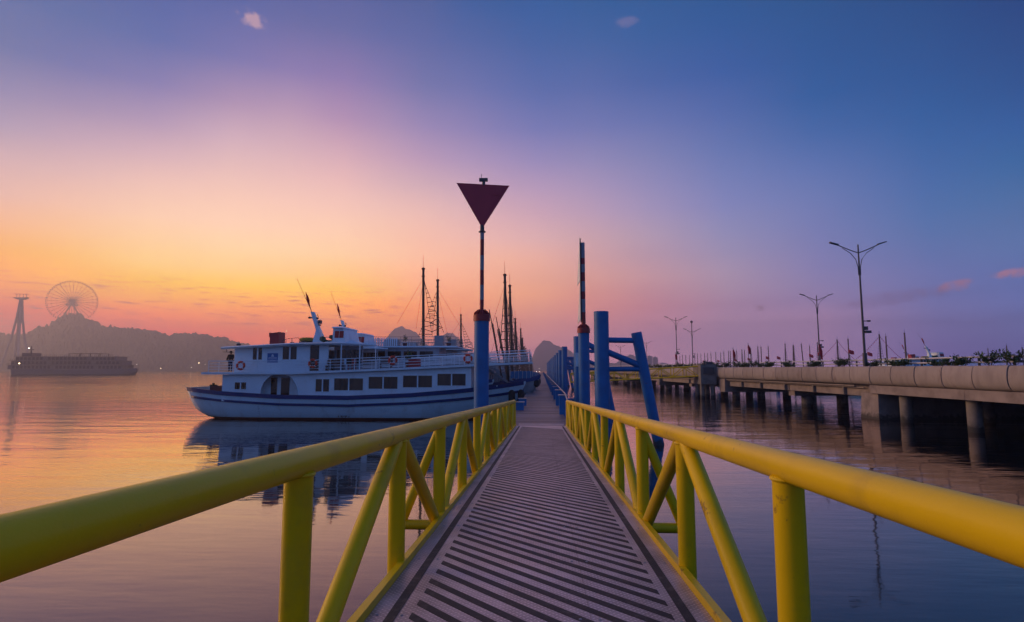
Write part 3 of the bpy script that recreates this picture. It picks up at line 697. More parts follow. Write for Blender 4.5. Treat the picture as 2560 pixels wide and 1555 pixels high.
f1 = pile_frame(50.5, 'blue pile frame just behind the striped beacon with edge-on plates', ztop=6.85)
b = MB(); b.tube((3.6, 50.5, 6.4), (5.2, 50.5, 5.6), .25, n=14); b.build('cross_tube', M['blue'], f1)
b = MB(); b.box(3.0, 3.3, 50.06, 50.094, 4.2, 5.4); b.build('paint_patch', M['white'], f1)
for k, Y in enumerate((80, 96, 112, 130, 147, 166, 185, 215, 250, 290)):
    copy_tree(f0, (3.28, Y, 0), label='blue pile frame beside the jetty, %s frame counted from the near end' % NTH[k + 2])

# ================================================================== beacons
beac = thing('channel_beacon', 'red inverted triangle daymark on a striped pole above a blue pile', 'beacon', (-3.24, 31, 0))
bx = -3.24
b = MB(); b.lathe((bx, 31, 0), [(.405, -3), (.405, 6.6)], 32); b.build('pile', M['blue'], beac)
def beacon_cap(x, Y, z, parent, s=1.0):
    b = MB(); b.lathe((x, Y, z), [(.46 * s, 0), (.46 * s, .34 * s), (.40 * s, .36 * s), (.24 * s, .42 * s), (.17 * s, .62 * s), (.13 * s, .63 * s)], 24)
    for i in range(8):
        a = 2 * pi * i / 8 + .2
        b.prism([(x + cos(a) * .17 * s, Y + sin(a) * .17 * s, z + .36 * s), (x + cos(a) * .44 * s, Y + sin(a) * .44 * s, z + .36 * s), (x + cos(a) * .44 * s, Y + sin(a) * .44 * s, z + .45 * s), (x + cos(a) * .19 * s, Y + sin(a) * .19 * s, z + .66 * s)], Vector((-sin(a), cos(a), 0)) * .03)
    b.build('flange_cap', M['red'], parent)
beacon_cap(bx, 31, 6.6, beac)
zz = [at_Y(1203, 420 + v / 2.34, 31).z for v in (840, 772, 685, 598, 512, 420, 378)]
zz[0] = 7.2
for i in range(6):
    b = MB(); b.tube((bx, 31, zz[i]), (bx, 31, zz[i + 1]), .112, n=18); b.build('pole_band', M['red'] if i % 2 == 0 else M['bandgrey'], beac)
b = MB(); b.lathe((bx, 31, zz[6]), [(.112, 0), (.2, .02), (.2, .06), (.12, .1), (.12, .42)], 20); b.build('collar', M['darksteel'], beac)
za, zt = at_Y(1204, 567, 31).z, at_Y(1208, 460, 31).z
xl, xr = at_Y(1143, 457, 31).x, at_Y(1273, 463, 31).x
b = MB(); mid = (xl + xr) / 2 - .02
b.prism([(mid - .07, 30.9, za), (mid + .07, 30.9, za), (xr, 31.12, zt - .08), (xl, 30.72, zt)], (0, .045, 0)); b.build('triangle_plate', M['signred'], beac, smooth=False)
b = MB(); b.box(mid - .9, mid + .9, 30.98, 31.06, zt - .65, zt - .57); b.box(mid - .05, mid + .05, 30.98, 31.06, za + .1, zt - .1); b.build('stiffener', M['signred'], beac, smooth=False)
b = MB(); b.tube((mid + .05, 31, zt - .1), (mid + .05, 31, zt + .22), .09, n=12); b.box(mid - .2, mid + .28, 30.9, 31.1, zt + .16, zt + .32); b.tube((mid - .08, 31, zt + .3), (mid - .08, 31, zt + .58), .015, n=6)
b.build('beacon_lantern', M['darksteel'], beac, smooth=False)

BY = 41.0
bx2 = at_Y(1459.5, 860, BY).x
bc2 = thing('channel_beacon', 'beacon with edge-on daymark plates on a striped pole over a blue pile', 'beacon', (bx2, BY, 0))
b = MB(); b.lathe((bx2, BY, 0), [(.4, -3), (.4, 6.55)], 28); b.build('pile', M['blue'], bc2)
beacon_cap(bx2, BY, 6.55, bc2)
ptop = at_Y(1460, 607, BY).z
bands = [(7.15, 8.05, 1), (8.05, 9.0, 0), (9.0, 9.55, 1), (9.55, 10.3, 0), (10.3, 10.95, 1), (10.95, 11.55, 0), (11.55, 12.0, 1), (12.0, ptop, 0)]
for a, c, r in bands:
    b = MB(); b.tube((bx2, BY, a), (bx2, BY, c), .155, n=16); b.build('pole_band', M['red'] if r else M['bandgrey'], bc2)
for (t0, t1) in ((at_Y(1454, 597, BY).z, at_Y(1454, 708, BY).z), (at_Y(1454, 698, BY).z, at_Y(1454, 806, BY).z)):
    zt_, zb_ = t0, t1
    P = Vector((bx2 - .19, BY - .1, 0))
    dirv = Vector((-.12, 1.45, 0))
    pts = [(P.x, P.y, zt_), tuple(Vector((P.x, P.y, zb_)) + dirv), (P.x, P.y, zb_ + .2)]
    b = MB(); b.prism(pts, (-.03, 0, 0)); b.build('daymark_plate', M['white'], bc2, smooth=False)
    b = MB(); b.box(P.x - .03, P.x + .05, P.y - .06, P.y - .002, zb_, zt_); b.build('plate_edge', M['darksteel'], bc2, smooth=False)

# ================================================================== concrete causeway on the right
CV = [(-20, 26.3), (10, 26.9), (30, 27.0), (47, 26.9), (62, 25.9), (79, 24.3), (100, 22.6), (125, 21.2), (160, 20.2), (400, 20.0)]
def cvx(Y):
    # smoothed curve of the facade line
    return sum(interp(CV, Y + d) * w for d, w in ((-10, .25), (0, .5), (10, .25)))
cw = thing('causeway', 'concrete causeway bridge with bulging facade panels on piers above dark water', 'bridge', (27, 46, 0))
def cv_frame(Y):
    x = cvx(Y); dx = (cvx(Y + .5) - cvx(Y - .5))
    tn = Vector((dx, 1, 0)).normalized(); n = Vector((-tn.y, tn.x, 0))   # n points to the water on the left
    return Vector((x, Y, 0)), tn, n
PROF = [(-.12, 4.2), (.3, 4.2), (.36, 4.17), (.45, 3.95), (.5, 3.6), (.5, 3.3), (.45, 3.02), (.34, 2.82), (.16, 2.71), (-.12, 2.7)]
y = 10.0; k = 0
while y < 290:
    L = 2.66 if y < 150 else 6
    r0, r1 = [], []
    tilt = random.uniform(-.014, .014); jut = random.uniform(-.015, .015)
    for yy, rr in ((y + .04, r0), (y + L - .04, r1)):
        p, tn, n = cv_frame(yy)
        for d, z in PROF: rr.append(p + n * (d + jut) + Vector((0, 0, z + tilt * (yy - y - L / 2) + jut * .3)))
    b = MB(); b.grid([r0, r1]); m_ = len(r0)
    b.add(r0 + r1, [tuple(range(m_ - 1, -1, -1)), tuple(range(m_, 2 * m_)), (0, m_, 2 * m_ - 1, m_ - 1)])
    b.build('facade_panel', M['concrete'], cw, angle=40)
    y += L; k += 1
def sweep(name, prof, y0, y1, m, parent, step=4, n_off=None):
    b = MB(); rows = []
    n_ = max(2, int((y1 - y0) / step) + 1)
    for i in range(n_):
        p, tn, n = cv_frame(y0 + (y1 - y0) * i / (n_ - 1))
        rows.append([p + n * d + Vector((0, 0, z)) for d, z in prof])
    b.grid(rows, close_u=True)
    b.add(rows[0], [tuple(range(len(prof)))]); b.add(rows[-1], [tuple(range(len(prof)))])
    return b.build(name, m, parent, angle=40)
rect = lambda d0, d1, z0_, z1_: [(d0, z0_), (d1, z0_), (d1, z1_), (d0, z1_)]
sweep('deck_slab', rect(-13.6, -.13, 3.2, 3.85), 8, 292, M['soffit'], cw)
sweep('road_surface', rect(-13.5, -.4, 3.852, 3.88), 8, 292, M['asphalt'], cw)
y = 10
while y < 47:
    y2 = min(y + 9.2, 47.6)
    sweep('cap_beam', rect(-.9, .3, 2.05, 2.69), y + .01, y2 - .01, M['concrete2'], cw, step=2.3); y = y2
for j, (a, c) in enumerate(((47.9, 61.9), (62.1, 77.0), (79.0, 92.6), (92.8, 107.5), (109.5, 123.5), (123.7, 139), (141, 156), (156.2, 171), (173, 290))):
    sweep('edge_girder', rect(-1.0, -.35, 1.75, 2.69), a, c, M['concrete2'], cw, step=3)
    for dd in (3.6, 6.6, 9.6, 12.6):
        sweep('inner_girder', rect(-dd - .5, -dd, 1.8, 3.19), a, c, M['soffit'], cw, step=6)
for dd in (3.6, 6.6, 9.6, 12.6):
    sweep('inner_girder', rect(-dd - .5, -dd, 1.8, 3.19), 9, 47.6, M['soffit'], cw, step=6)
sweep('service_pipe', [(.05 + .07 * cos(a), 2.58 + .07 * sin(a)) for a in [i * pi / 4 for i in range(8)]], 50, 84, M['concrete'], cw)
sweep('service_pipe', [(-.12 + .05 * cos(a), 2.45 + .05 * sin(a)) for a in [i * pi / 4 for i in range(8)]], 49, 140, M['concrete'], cw)
# hangers of the pipes
for yy in (52, 57, 62.5, 68, 73, 79, 85, 92):
    b = MB()
    p, tn, n = cv_frame(yy); q = p + n * -.2
    b.box(q.x - .12, q.x + .12, yy - .12, yy + .12, 1.78, 2.7)
    b.build('pipe_hanger', M['pile'], cw, smooth=False)
# bents
def oriented(p, tn, n, d0, d1, l0, l1, z0_, z1_, b, taper=0, m=0):
    pts = []
    for z, tp in ((z0_, taper), (z1_, 0)):
        for d, l in ((d0, l0 + tp), (d1, l0 + tp), (d1, l1 - tp), (d0, l1 - tp)):
            pts.append(p + n * d + tn * l + Vector((0, 0, z)))
    b.hexa(pts, m)
p, tn, n = cv_frame(47.9)
b = MB()
pts = [p + n * .35 + tn * 1.25 + Vector((0, 0, -2)), p + n * -13.5 + tn * 1.25 + Vector((0, 0, -2)), p + n * -13.5 + tn * -1.15 + Vector((0, 0, -2)), p + n * .3 + tn * -1.15 + Vector((0, 0, -2)),
       p + n * .2 + tn * 1.0 + Vector((0, 0, 2.04)), p + n * -13.5 + tn * 1.0 + Vector((0, 0, 2.04)), p + n * -13.5 + tn * -1.0 + Vector((0, 0, 2.04)), p + n * .1 + tn * -1.0 + Vector((0, 0, 2.04))]
b.hexa(pts); b.build('pier', M['concrete2'], cw, smooth=False)
for Y in (78, 108.5, 140, 172):
    p, tn, n = cv_frame(Y)
    b = MB(); oriented(p, tn, n, -13, .25, -.95, .95, .95, 2.69, b, .1); b.build('pier_cap', M['concrete2'], cw, smooth=False)
    for d in (-1.6, -5, -8.5, -12):
        b = MB(); q = p + n * d; b.lathe(q, [(.5, -3), (.5, .949)], 16); b.build('pier_pile', M['pile'], cw)
for Y in (62, 92.7, 123.6, 156, 200, 240):
    p, tn, n = cv_frame(Y)
    b = MB(); oriented(p, tn, n, -13, -.6, -.6, .6, 1.2, 1.74, b); b.build('pier_cap', M['concrete2'], cw, smooth=False)
    for d in (-2.2, -6, -10):
        b = MB(); q = p + n * d; b.lathe(q, [(.55, -3), (.55, 1.199)], 16); b.build('pier_pile', M['pile'], cw)
for Y in (44.6, 38.0, 31.4, 24.8, 18.2):
    for d in (-.55, -6.5, -12):
        p, tn, n = cv_frame(Y); q = p + n * d
        b = MB(); b.lathe(q, [(.42, -3), (.42, 2.0)], 22); b.build('column', M['pile'], cw)
# retaining wall that closes the near spans on the far side
p, tn, n = cv_frame(28)
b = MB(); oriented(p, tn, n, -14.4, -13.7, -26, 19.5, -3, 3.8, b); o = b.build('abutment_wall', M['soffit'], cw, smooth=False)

# guard rail
gr = thing('guard_rail', 'white two pipe guard rail along the top of the causeway', 'guard rail', (26.5, 46, 3.9))
for z in (4.42, 4.74):
    b = MB(); rows = []
    for i in range(0, 90):
        p, tn, n = cv_frame(10 + i * 2.6); rows.append(p + n * -.75 + Vector((0, 0, z)))
    b.path(rows, .06, 8); b.build('rail_pipe', M['railpipe'], gr)
for i in range(0, 75):
    p, tn, n = cv_frame(11 + i * 2.66)
    q = p + n * -.78
    b = MB(); b.box(q.x - .05, q.x + .05, q.y - .05, q.y + .05, 3.882, 4.8); b.build('rail_post', M['darksteel'], gr, smooth=False)

# shrubs between panels and rail
def shrub_mesh(seed, n=420, w=.5, h=.8):
    rnd = random.Random(seed)
    b = MB()
    stems = []
    for i in range(16):
        a = rnd.uniform(0, 2 * pi); L = rnd.uniform(.5, 1) * h
        tip = Vector((cos(a) * rnd.uniform(.2, 1) * w * .8, sin(a) * rnd.uniform(.3, 1.3) * w, L))
        stems.append(tip)
    for i in range(n):
        t = rnd.choice(stems); s = rnd.uniform(.25, 1.05)
        c = Vector((t.x * s, t.y * s, .02 + t.z * s ** .8)) + Vector((rnd.gauss(0, .07), rnd.gauss(0, .09), rnd.gauss(0, .05)))
        c.z = max(c.z, .03)
        a = rnd.uniform(0, 2 * pi); e = rnd.uniform(-.3, 1.1)
        d = Vector((cos(a) * cos(e), sin(a) * cos(e), sin(e))) * rnd.uniform(.1, .2)
        u, w_ = frame_of(d); sd = u * rnd.uniform(.03, .06)
        b.add([c, c + d * .5 + sd, c + d, c + d * .5 - sd], [(0, 1, 2, 3)])
    fol = b
    st = MB()
    for t in stems[:9]: st.tube((0, 0, 0), (t.x * .9, t.y * .9, t.z * .9), .012, .006, n=5)
    return fol, st
SH = []
for s, (h_, w_) in enumerate(((.6, .6), (.8, .6), (.42, .95))):
    t = thing('shrub', 'x', 'shrub', (0, 0, 0), 'shrubs growing along the causeway edge')
    fo, st = shrub_mesh(s + 3, 420, w_, h_)
    fo.build('foliage', M['leaf'], t, smooth=False, fix=False); st.build('stem', M['wood'], t)
    SH.append(t)
SPX = [(2530, 1), (2475, 1), (2383, 2), (2408, 0), (2345, 2), (2258, 0), (2240, 2), (2180, 2), (2108, 1), (2098, 0), (2041, 0), (2030, 2), (1976, 2), (1965, 0), (1926, 0), (1915, 2), (1900, 0), (1885, 1), (1867, 0), (1856, 2), (1840, 1), (1815, 0), (1800, 2), (1790, 1)]
def y_on_causeway(px):
    lo, hi = 12, 300
    for _ in range(50):
        m_ = (lo + hi) / 2; p, tn, n = cv_frame(m_); q = p + n * -.25
        # project
        dx, dy = q.x, q.y
        xc = cos(YAW) * dx + sin(YAW) * dy; yc = -sin(YAW) * dx + cos(YAW) * dy
        if 1280 + F_PX * xc / (yc * cos(PITCH)) > px: lo = m_
        else: hi = m_
    return m_
WORDS = ['first', 'second', 'third', 'fourth', 'fifth', 'sixth', 'seventh', 'eighth', 'ninth', 'tenth', 'eleventh', 'twelfth', 'thirteenth', 'fourteenth', 'fifteenth', 'sixteenth', 'seventeenth', 'eighteenth', 'nineteenth', 'twentieth', 'twenty-first', 'twenty-second', 'twenty-third', 'twenty-fourth', 'twenty-fifth', 'twenty-sixth', 'twenty-seventh', 'twenty-eighth', 'twenty-ninth', 'thirtieth', 'thirty-first', 'thirty-second', 'thirty-third', 'thirty-fourth', 'thirty-fifth', 'thirty-sixth', 'thirty-seventh', 'thirty-eighth', 'thirty-ninth', 'fortieth']
KINDW = ['loose leafy shrub', 'tall leafy shrub', 'low spreading shrub']
used = set()
spy = sorted([(y_on_causeway(px), kd) for px, kd in SPX] + [(y_, random.choice((0, 1, 2))) for y_ in [84 + i * 3.1 for i in range(16)]])
for i, (yy, kd) in enumerate(spy):
    p, tn, n = cv_frame(yy); q = p + n * (-.28)
    loc = (q.x, q.y, 4.1)
    lab = '%s above the causeway panels, %s from the right edge' % (KINDW[kd], WORDS[i])
    if kd not in used:
        o = SH[kd]; o.location = loc; o['label'] = lab; used.add(kd)
    else:
        o = copy_tree(SH[kd], loc, label=lab)
    o.rotation_euler = (0, 0, atan2(-tn.x, tn.y) + (0 if i % 2 else pi)); s = random.uniform(.85, 1.3); o.scale = (s, s, s)

# street lamps on both sides of the road
def lamp(X, Y, label, extra=True, top=14.4, arm_z=13.7):
    t = thing('street_lamp', label, 'street lamp', (X, Y, 3.88), 'street lamps on the causeway')
    b = MB(); b.tube((X, Y, 3.88), (X, Y, top), .105, .055, n=12); b.tube((X, Y, 3.88), (X, Y, 5.3), .18, .16, n=12); b.build('pole', M['darksteel'], t)
    for s in (-1, 1):
        b = MB()
        pts = [(X, Y, arm_z)] + [(X + s * u, Y, arm_z + .85 * (u / 2.0) ** 1.15) for u in (.4, .8, 1.25, 1.7)]
        b.path(pts, .042, 8); b.build('arm', M['darksteel'], t)
        b = MB()
        pts = [(X + s * .09, Y, arm_z - 1.9), (X + s * .1, Y, arm_z - 1.2), (X + s * .25, Y, arm_z - .55), (X + s * .65, Y, arm_z - .02), (X + s * 1.3, Y, arm_z + .42)]
        b.path(pts, .028, 6); b.build('scroll_brace', M['darksteel'], t)
        zz_ = arm_z + .72
        b = MB(); b.hexa([(X + s * 1.6, Y - .1, zz_ - .08), (X + s * 2.3, Y - .17, zz_ + .16), (X + s * 2.3, Y + .17, zz_ + .16), (X + s * 1.6, Y + .1, zz_ - .08),
                          (X + s * 1.6, Y - .08, zz_ + .05), (X + s * 2.3, Y - .12, zz_ + .24), (X + s * 2.3, Y + .12, zz_ + .24), (X + s * 1.6, Y + .08, zz_ + .05)])
        b.build('lamp_head', M['darksteel'], t, smooth=False)
    return t
def lamp_xy(px, Y): return at_Y(px, 905, Y).x
L0 = lamp(lamp_xy(2163, 48.5), 48.5, 'tall double arm street lamp with a camera box, largest of the lamps')
X = L0.location.x
b = MB(); b.box(X + .1, X + .55, 48.3, 48.7, 6.95, 7.15); b.box(X + .1, X + .35, 48.4, 48.6, 7.2, 7.5); b.tube((X, 48.5, 7.95), (X + .5, 48.5, 7.95), .04, n=6); b.box(X + .4, X + .6, 48.42, 48.58, 7.88, 8.02); b.build('camera_box', M['darksteel'], L0, smooth=False)
LMP = [(2050, 82.5, 'double arm street lamp second from the right on the causeway'),
       (1692.5, 117, 'double arm street lamp standing above the far yellow gangway'),
       (1732.5, 153, 'distant double arm street lamp beside a ball topped mast'),
       (1617, 221, 'small distant double arm street lamp seen right of the raking blue leg'),
       (1552, 260, 'tiny farthest double arm street lamp seen between the blue tubes')]
for px, Y, lab in LMP:
    copy_tree(L0, (lamp_xy(px, Y), Y, 3.88), label=lab)

# ================================================================== quay block and far gangway
qb = thing('quay_block', 'grey bulky concrete landing block at the end of the far yellow gangway', 'landing block', (22.6, 82, 0))
p0 = at_Y(1766, 930, 80); qx = p0.x
b = MB(); b.box(qx - 1.0, qx + 1.1, 79.2, 83, 1.9, 4.6); b.build('block', M['pile'], qb, smooth=False)
b = MB()
for dx, dy in ((-.7, .5), (.7, .5), (-.7, 3), (.7, 3)): b.lathe((qx + dx, 79.2 + dy, 0), [(.32, -3), (.32, 1.89)], 14)
b.build('leg', M['pile'], qb)
b = MB(); b.box(qx - .7, qx + .8, 79.0, 79.19, 3.3, 4.2); b.tube((qx - .5, 79.05, 4.6), (qx - .5, 79.05, 5.1), .15, n=10); b.box(qx - .2, qx + .7, 79.3, 80.4, 4.601, 4.95); b.build('winch_box', M['darksteel'], qb, smooth=False)
fg = thing('gangway', 'distant yellow truss gangway joining the causeway and the jetty', 'gangway', (12, 85, 0))
ga, gb = Vector((qx - .9, 80.5, 3.0)), Vector((4.6, 88, 1.95))
for off in (0.0, 1.8):
    o_ = Vector((0, off, 0)); a, c = ga + o_, gb + o_
    h_ = Vector((0, 0, 1.35)); n_ = 11
    b = MB(); b.tube(a + h_, c + h_, .09, n=8); b.build('handrail', M['yellow'], fg)
    b = MB(); b.tube(a, c, .09, n=8); b.build('bottom_chord', M['yellow'], fg)
    for i in range(n_ + 1):
        q = a.lerp(c, i / n_)
        b = MB(); b.tube(q, q + h_, .06, n=6); b.build('post', M['yellow'], fg)
        if i < n_:
            q2 = a.lerp(c, (i + 1) / n_)
            b = MB(); b.tube(q + (h_ if i % 2 else Vector()), q2 + (Vector() if i % 2 else h_), .06, n=6); b.build('diagonal_brace', M['yellow'], fg)
b = MB(); b.hexa([ga + Vector((0, .1, -.06)), gb + Vector((0, .1, -.06)), gb + Vector((0, 1.7, -.06)), ga + Vector((0, 1.7, -.06)), ga + Vector((0, .1, .02)), gb + Vector((0, .1, .02)), gb + Vector((0, 1.7, .02)), ga + Vector((0, 1.7, .02))]); b.build('deck_plate', M['plate'], fg, smooth=False)
# blue pontoon beyond the causeway, seen through the spans
bp_ = thing('blue_pontoon', 'blue floating pontoon on piles seen through the causeway spans', 'pontoon', (52, 100, 0))
b = MB(); b.box(50, 53, 66, 240, .35, 1.5); b.build('float_tank', M['blue'], bp_, smooth=False)
for yy in range(70, 240, 13):
    b = MB(); b.lathe((49.2, yy, 0), [(.4, -3), (.4, 3.4)], 12); b.build('pile', M['blue'], bp_)

# ================================================================== day cruiser (boat at the jetty)
YN, YC = 44.0, 47.0
Xp = lambda px, py=930, Y=YN: at_Y(px, py, Y).x
Zp = lambda py, px=800, Y=YN: at_Y(px, py, Y).z
cru = thing('tour_boat', 'large white two deck tour boat with blue bands, nearest boat at the jetty', 'boat', (-15, YC, 0), 'moored white tour boats')
XS, XB_ = Xp(477, 975, 46), -1.25
LEN = XB_ - XS
def uf(X): return (X - XS) / LEN
ZG = [(0, 2.5), (.12, 2.2), (.3, 1.93), (.5, 1.86), (.68, 2.08), (.82, 2.4), (.92, 2.7), (1, 3.0)]
ZK = [(0, 2.2), (.003, 1.75), (.011, 1.15), (.022, .65), (.04, .34), (.06, .1), (.12, -.3), (.2, -.5), (.82, -.5), (.9, -.1), (.945, .55), (.97, 1.3), (.985, 2.0), (1, 2.8)]
BG = [(0, 1.7), (.05, 2.3), (.15, 2.85), (.25, 3.0), (.8, 3.0), (.86, 2.8), (.92, 2.15), (.965, 1.2), (1, .12)]
def hb(X, z):
    u = uf(X); zk, zg = interp(ZK, u), interp(ZG, u)
    t = min(1, max(0, (z - zk) / (zg - zk)))
    p = .2 if u < .7 else .2 + .45 * (u - .7) / .3
    return interp(BG, u) * t ** p
us = sorted(set([0, .003, .006, .012, .02, .03, .045, .06, .075, .095, .12, .15, .2] + [.2 + .05 * i for i in range(1, 13)] + [.82, .84, .86, .88, .9, .92, .93, .945, .957, .97, .978, .985, .993, 1]))
b = MB(); rows = []
for u in us:
    X = XS + u * LEN; zk, zg = interp(ZK, u), interp(ZG, u)
    zs = [zk, zk + .02] + [max(zk + .03, z) for z in (-.2, .16)]
    zs += [zs[-1] + (zg - zs[-1]) * q for q in (.06, .15, .3, .5, .75, 1)]
    left = [(X, YC - hb(X, z), z) for z in reversed(zs)]
    right = [(X, YC + hb(X, z), z) for z in zs[1:]]
    rows.append(left + right)
nv = len(rows[0])
for i in range(len(rows) - 1):
    base = [rows[i], rows[i + 1]]
    for j in range(nv - 1):
        zc = (rows[i][j][2] + rows[i][j + 1][2] + rows[i + 1][j][2] + rows[i + 1][j + 1][2]) / 4
        b.add([rows[i][j], rows[i][j + 1], rows[i + 1][j + 1], rows[i + 1][j]], [(0, 1, 2, 3)], 1 if zc < .12 else 0)
b.add(rows[0], [tuple(range(nv))])
hull = b.build('hull', [M['hull_white'], M['boot']], cru, angle=50)
bm = bmesh.new(); bm.from_mesh(hull.data); bmesh.ops.remove_doubles(bm, verts=bm.verts, dist=.0005); bmesh.ops.recalc_face_normals(bm, faces=bm.faces); bm.to_mesh(hull.data); bm.free()
hull.data.set_sharp_from_angle(angle=radians(50))
def band(name, zf0, zf1, out, m):
    b = MB()
    for s in (-1, 1):
        rws = []
        for k in range(61):
            u = .004 + .99 * k / 60; X = XS + u * LEN
            z0_, z1_ = zf0(u), zf1(u)
            ya, yb = hb(X, z0_), hb(X, z1_)
            rws.append([(X, YC + s * (ya - .06), z0_), (X, YC + s * (ya + out), z0_), (X, YC + s * (yb + out), z1_), (X, YC + s * (yb - .06), z1_)])
        b.grid(rws, close_u=True)
    return b.build(name, m, cru, angle=40)
g = lambda u: interp(ZG, u)
band('gunwale_band', lambda u: g(u) - .27, lambda u: g(u) + .05, .05, M['hull_blue'])
band('rub_rail', lambda u: g(u) - .87 + .1 * (1 - u), lambda u: g(u) - .66 + .07 * (1 - u), .07, M['hull_blue'])
# deck
b = MB(); b.grid([[(XS + u * LEN, YC - hb(XS + u * LEN, g(u) - .3) + .03, g(u) - .3), (XS + u * LEN, YC + hb(XS + u * LEN, g(u) - .3) - .03, g(u) - .3)] for u in [.01 + .98 * i / 40 for i in range(41)]])
b.build('main_deck', M['deckred'], cru)
# stern locker, bitts
xw = Xp(556)
b = MB(); b.box(xw - 1.6, xw - .05, YC - 1.9, YC + 1.9, 1.9, 2.62); b.build('stern_locker', M['deckred'], cru, smooth=False)
for dx, dy in ((2.2, -1.5), (2.2, 1.5)):
    b = MB(); b.tube((XS + dx, YC + dy, 1.9), (XS + dx, YC + dy, 2.85), .1, n=10); b.tube((XS + dx - .3, YC + dy, 2.65), (XS + dx + .3, YC + dy, 2.65), .07, n=8); b.build('mooring_bitt', M['rubber'], cru)
# lower cabin wall with openings
def openings_wall(name, X0, X1, zb, zt, Y, th, ops, m, arch=None):
    xs = sorted(set([X0, X1] + [o[0] for o in ops] + [o[1] for o in ops] + ([arch[0] + (arch[1] - arch[0]) * i / 18 for i in range(19)] if arch else [])))
    b = MB()
    def aztop(x):
        t = (x - arch[0]) / (arch[1] - arch[0]) * 2 - 1
        return arch[2] + (arch[3] - arch[2]) * max(0, 1 - abs(t) ** 2.6) ** .5
    for xa, xb in zip(xs, xs[1:]):
        mid = (xa + xb) / 2
        segs = [(zb(xa), zt(xa), zb(xb), zt(xb))]
        for o in ops:
            if o[0] <= mid <= o[1]:
                segs = [(zb(xa), o[2], zb(xb), o[2]), (o[3], zt(xa), o[3], zt(xb))]
        if arch and arch[0] < mid < arch[1]:
            segs = [(aztop(xa), zt(xa), aztop(xb), zt(xb))]
        for a0, a1, c0, c1 in segs:
            b.hexa([(xa, Y, a0), (xb, Y, c0), (xb, Y + th, c0), (xa, Y + th, a0), (xa, Y, a1), (xb, Y, c1), (xb, Y + th, c1), (xa, Y + th, a1)])
    return b.build(name, m, cru, smooth=False)
YL = 44.32
zdeck = lambda X: interp([(Xp(503), Zp(936, 503)), (Xp(727), Zp(936, 727)), (Xp(960), Zp(926.5, 960)), (Xp(1178), Zp(916.5, 1178)), (Xp(1330), Zp(909, 1330))], X)
LW = [(663 - 76, 663 - 46, 956, 972.5)]  # stern window
LW = [(587, 615.5, 956, 973), (789, 823, 948, 979), (835.5, 907.6, 946, 976), (921.5, 993.7, 942, 972), (1007.5, 1080, 939, 968.5), (1093.5, 1164, 934.5, 964)]
ops = []
for a, c, t_, b_ in LW: ops.append((Xp(a, 960, YL), Xp(c, 960, YL), Zp(b_, (a + c) / 2, YL), Zp(t_, (a + c) / 2, YL)))
ARCH = (Xp(649, 960, YL), Xp(749, 960, YL), 1.5, Zp(935.5, 700, YL))
XW0, XW1 = Xp(556, 950, YL), Xp(1178, 940, YL)
openings_wall('cabin_wall', XW0, XW1, lambda X: max(1.45, g(uf(X)) - .3) if uf(X) > .7 else 1.45, lambda X: zdeck(X) - .02, YL, .12, ops, M['white'], ARCH)
b = MB()
b.hexa([(XW0, YL + .121, 1.4), (XW0 + .12, YL + .121, 1.4), (XW0 + .12, YC + 2.7, 1.4), (XW0, YC + 2.7, 1.4), (XW0, YL + .121, zdeck(XW0) - .02), (XW0 + .12, YL + .121, zdeck(XW0) - .02), (XW0 + .12, YC + 2.7, zdeck(XW0) - .02), (XW0, YC + 2.7, zdeck(XW0) - .02)])
b.hexa([(XW1 - .12, YL + .121, 1.9), (XW1, YL + .121, 1.9), (XW1, YC + 2.7, 1.9), (XW1 - .12, YC + 2.7, 1.9), (XW1 - .12, YL + .121, zdeck(XW1) - .02), (XW1, YL + .121, zdeck(XW1) - .02), (XW1, YC + 2.7, zdeck(XW1) - .02), (XW1 - .12, YC + 2.7, zdeck(XW1) - .02)])
# far wall: leaves the stern window clear so the sunset shows through
sw = ops[0]
b.box(XW0 + .12, sw[0] - .6, YC + 2.58, YC + 2.7, 1.4, 3.6); b.box(sw[1] + .8, XW1 - .12, YC + 2.58, YC + 2.7, 1.4, 3.6)
b.box(sw[0] - .6, sw[1] + .8, YC + 2.58, YC + 2.7, 1.4, 2.3); b.box(sw[0] - .6, sw[1] + .8, YC + 2.58, YC + 2.7, 3.25, 3.6)
b.box(sw[1] + 1.0, sw[1] + 1.1, YL + .13, YC + 2.57, 1.4, 3.6)
b.build('cabin_wall', M['white'], cru, smooth=False)
for i, o_ in enumerate(ops):
    x0, x1, z0_, z1_ = o_
    w = MB()
    for (a, c, d, e) in ((x0 - .05, x1 + .05, z1_, z1_ + .06), (x0 - .07, x1 + .07, z0_ - .07, z0_), (x0 - .05, x0, z0_, z1_), (x1, x1 + .05, z0_, z1_)):
        w.box(a, c, YL - .025, YL - .001, d, e)
    xm = (x0 + x1) / 2
    w.box(xm - .05, xm + .05, YL + .005, YL + .06, z0_ + .001, z1_ - .001)
    fr = w.build('window', M['white'], cru, smooth=False)
    if i:
        for a, c in ((x0 + .002, xm - .051), (xm + .051, x1 - .002)):
            q = MB(); q.box(a, c, YL + .04, YL + .055, z0_ + .002, z1_ - .002); q.build('pane', M['pane_brown'] if (i + (a > x0 + .1)) % 2 else M['pane_dark'], fr, smooth=False)
    else:
        for a, c in ((x0 + .002, x0 + .16), (xm + .051, xm + .12), (xm + .2, xm + .25), (x1 - .1, x1 - .002)):
            q = MB(); q.box(a, c, YL + .04, YL + .055, z0_ + .002, z1_ - .002); q.build('pane', M['glass'], fr, smooth=False)
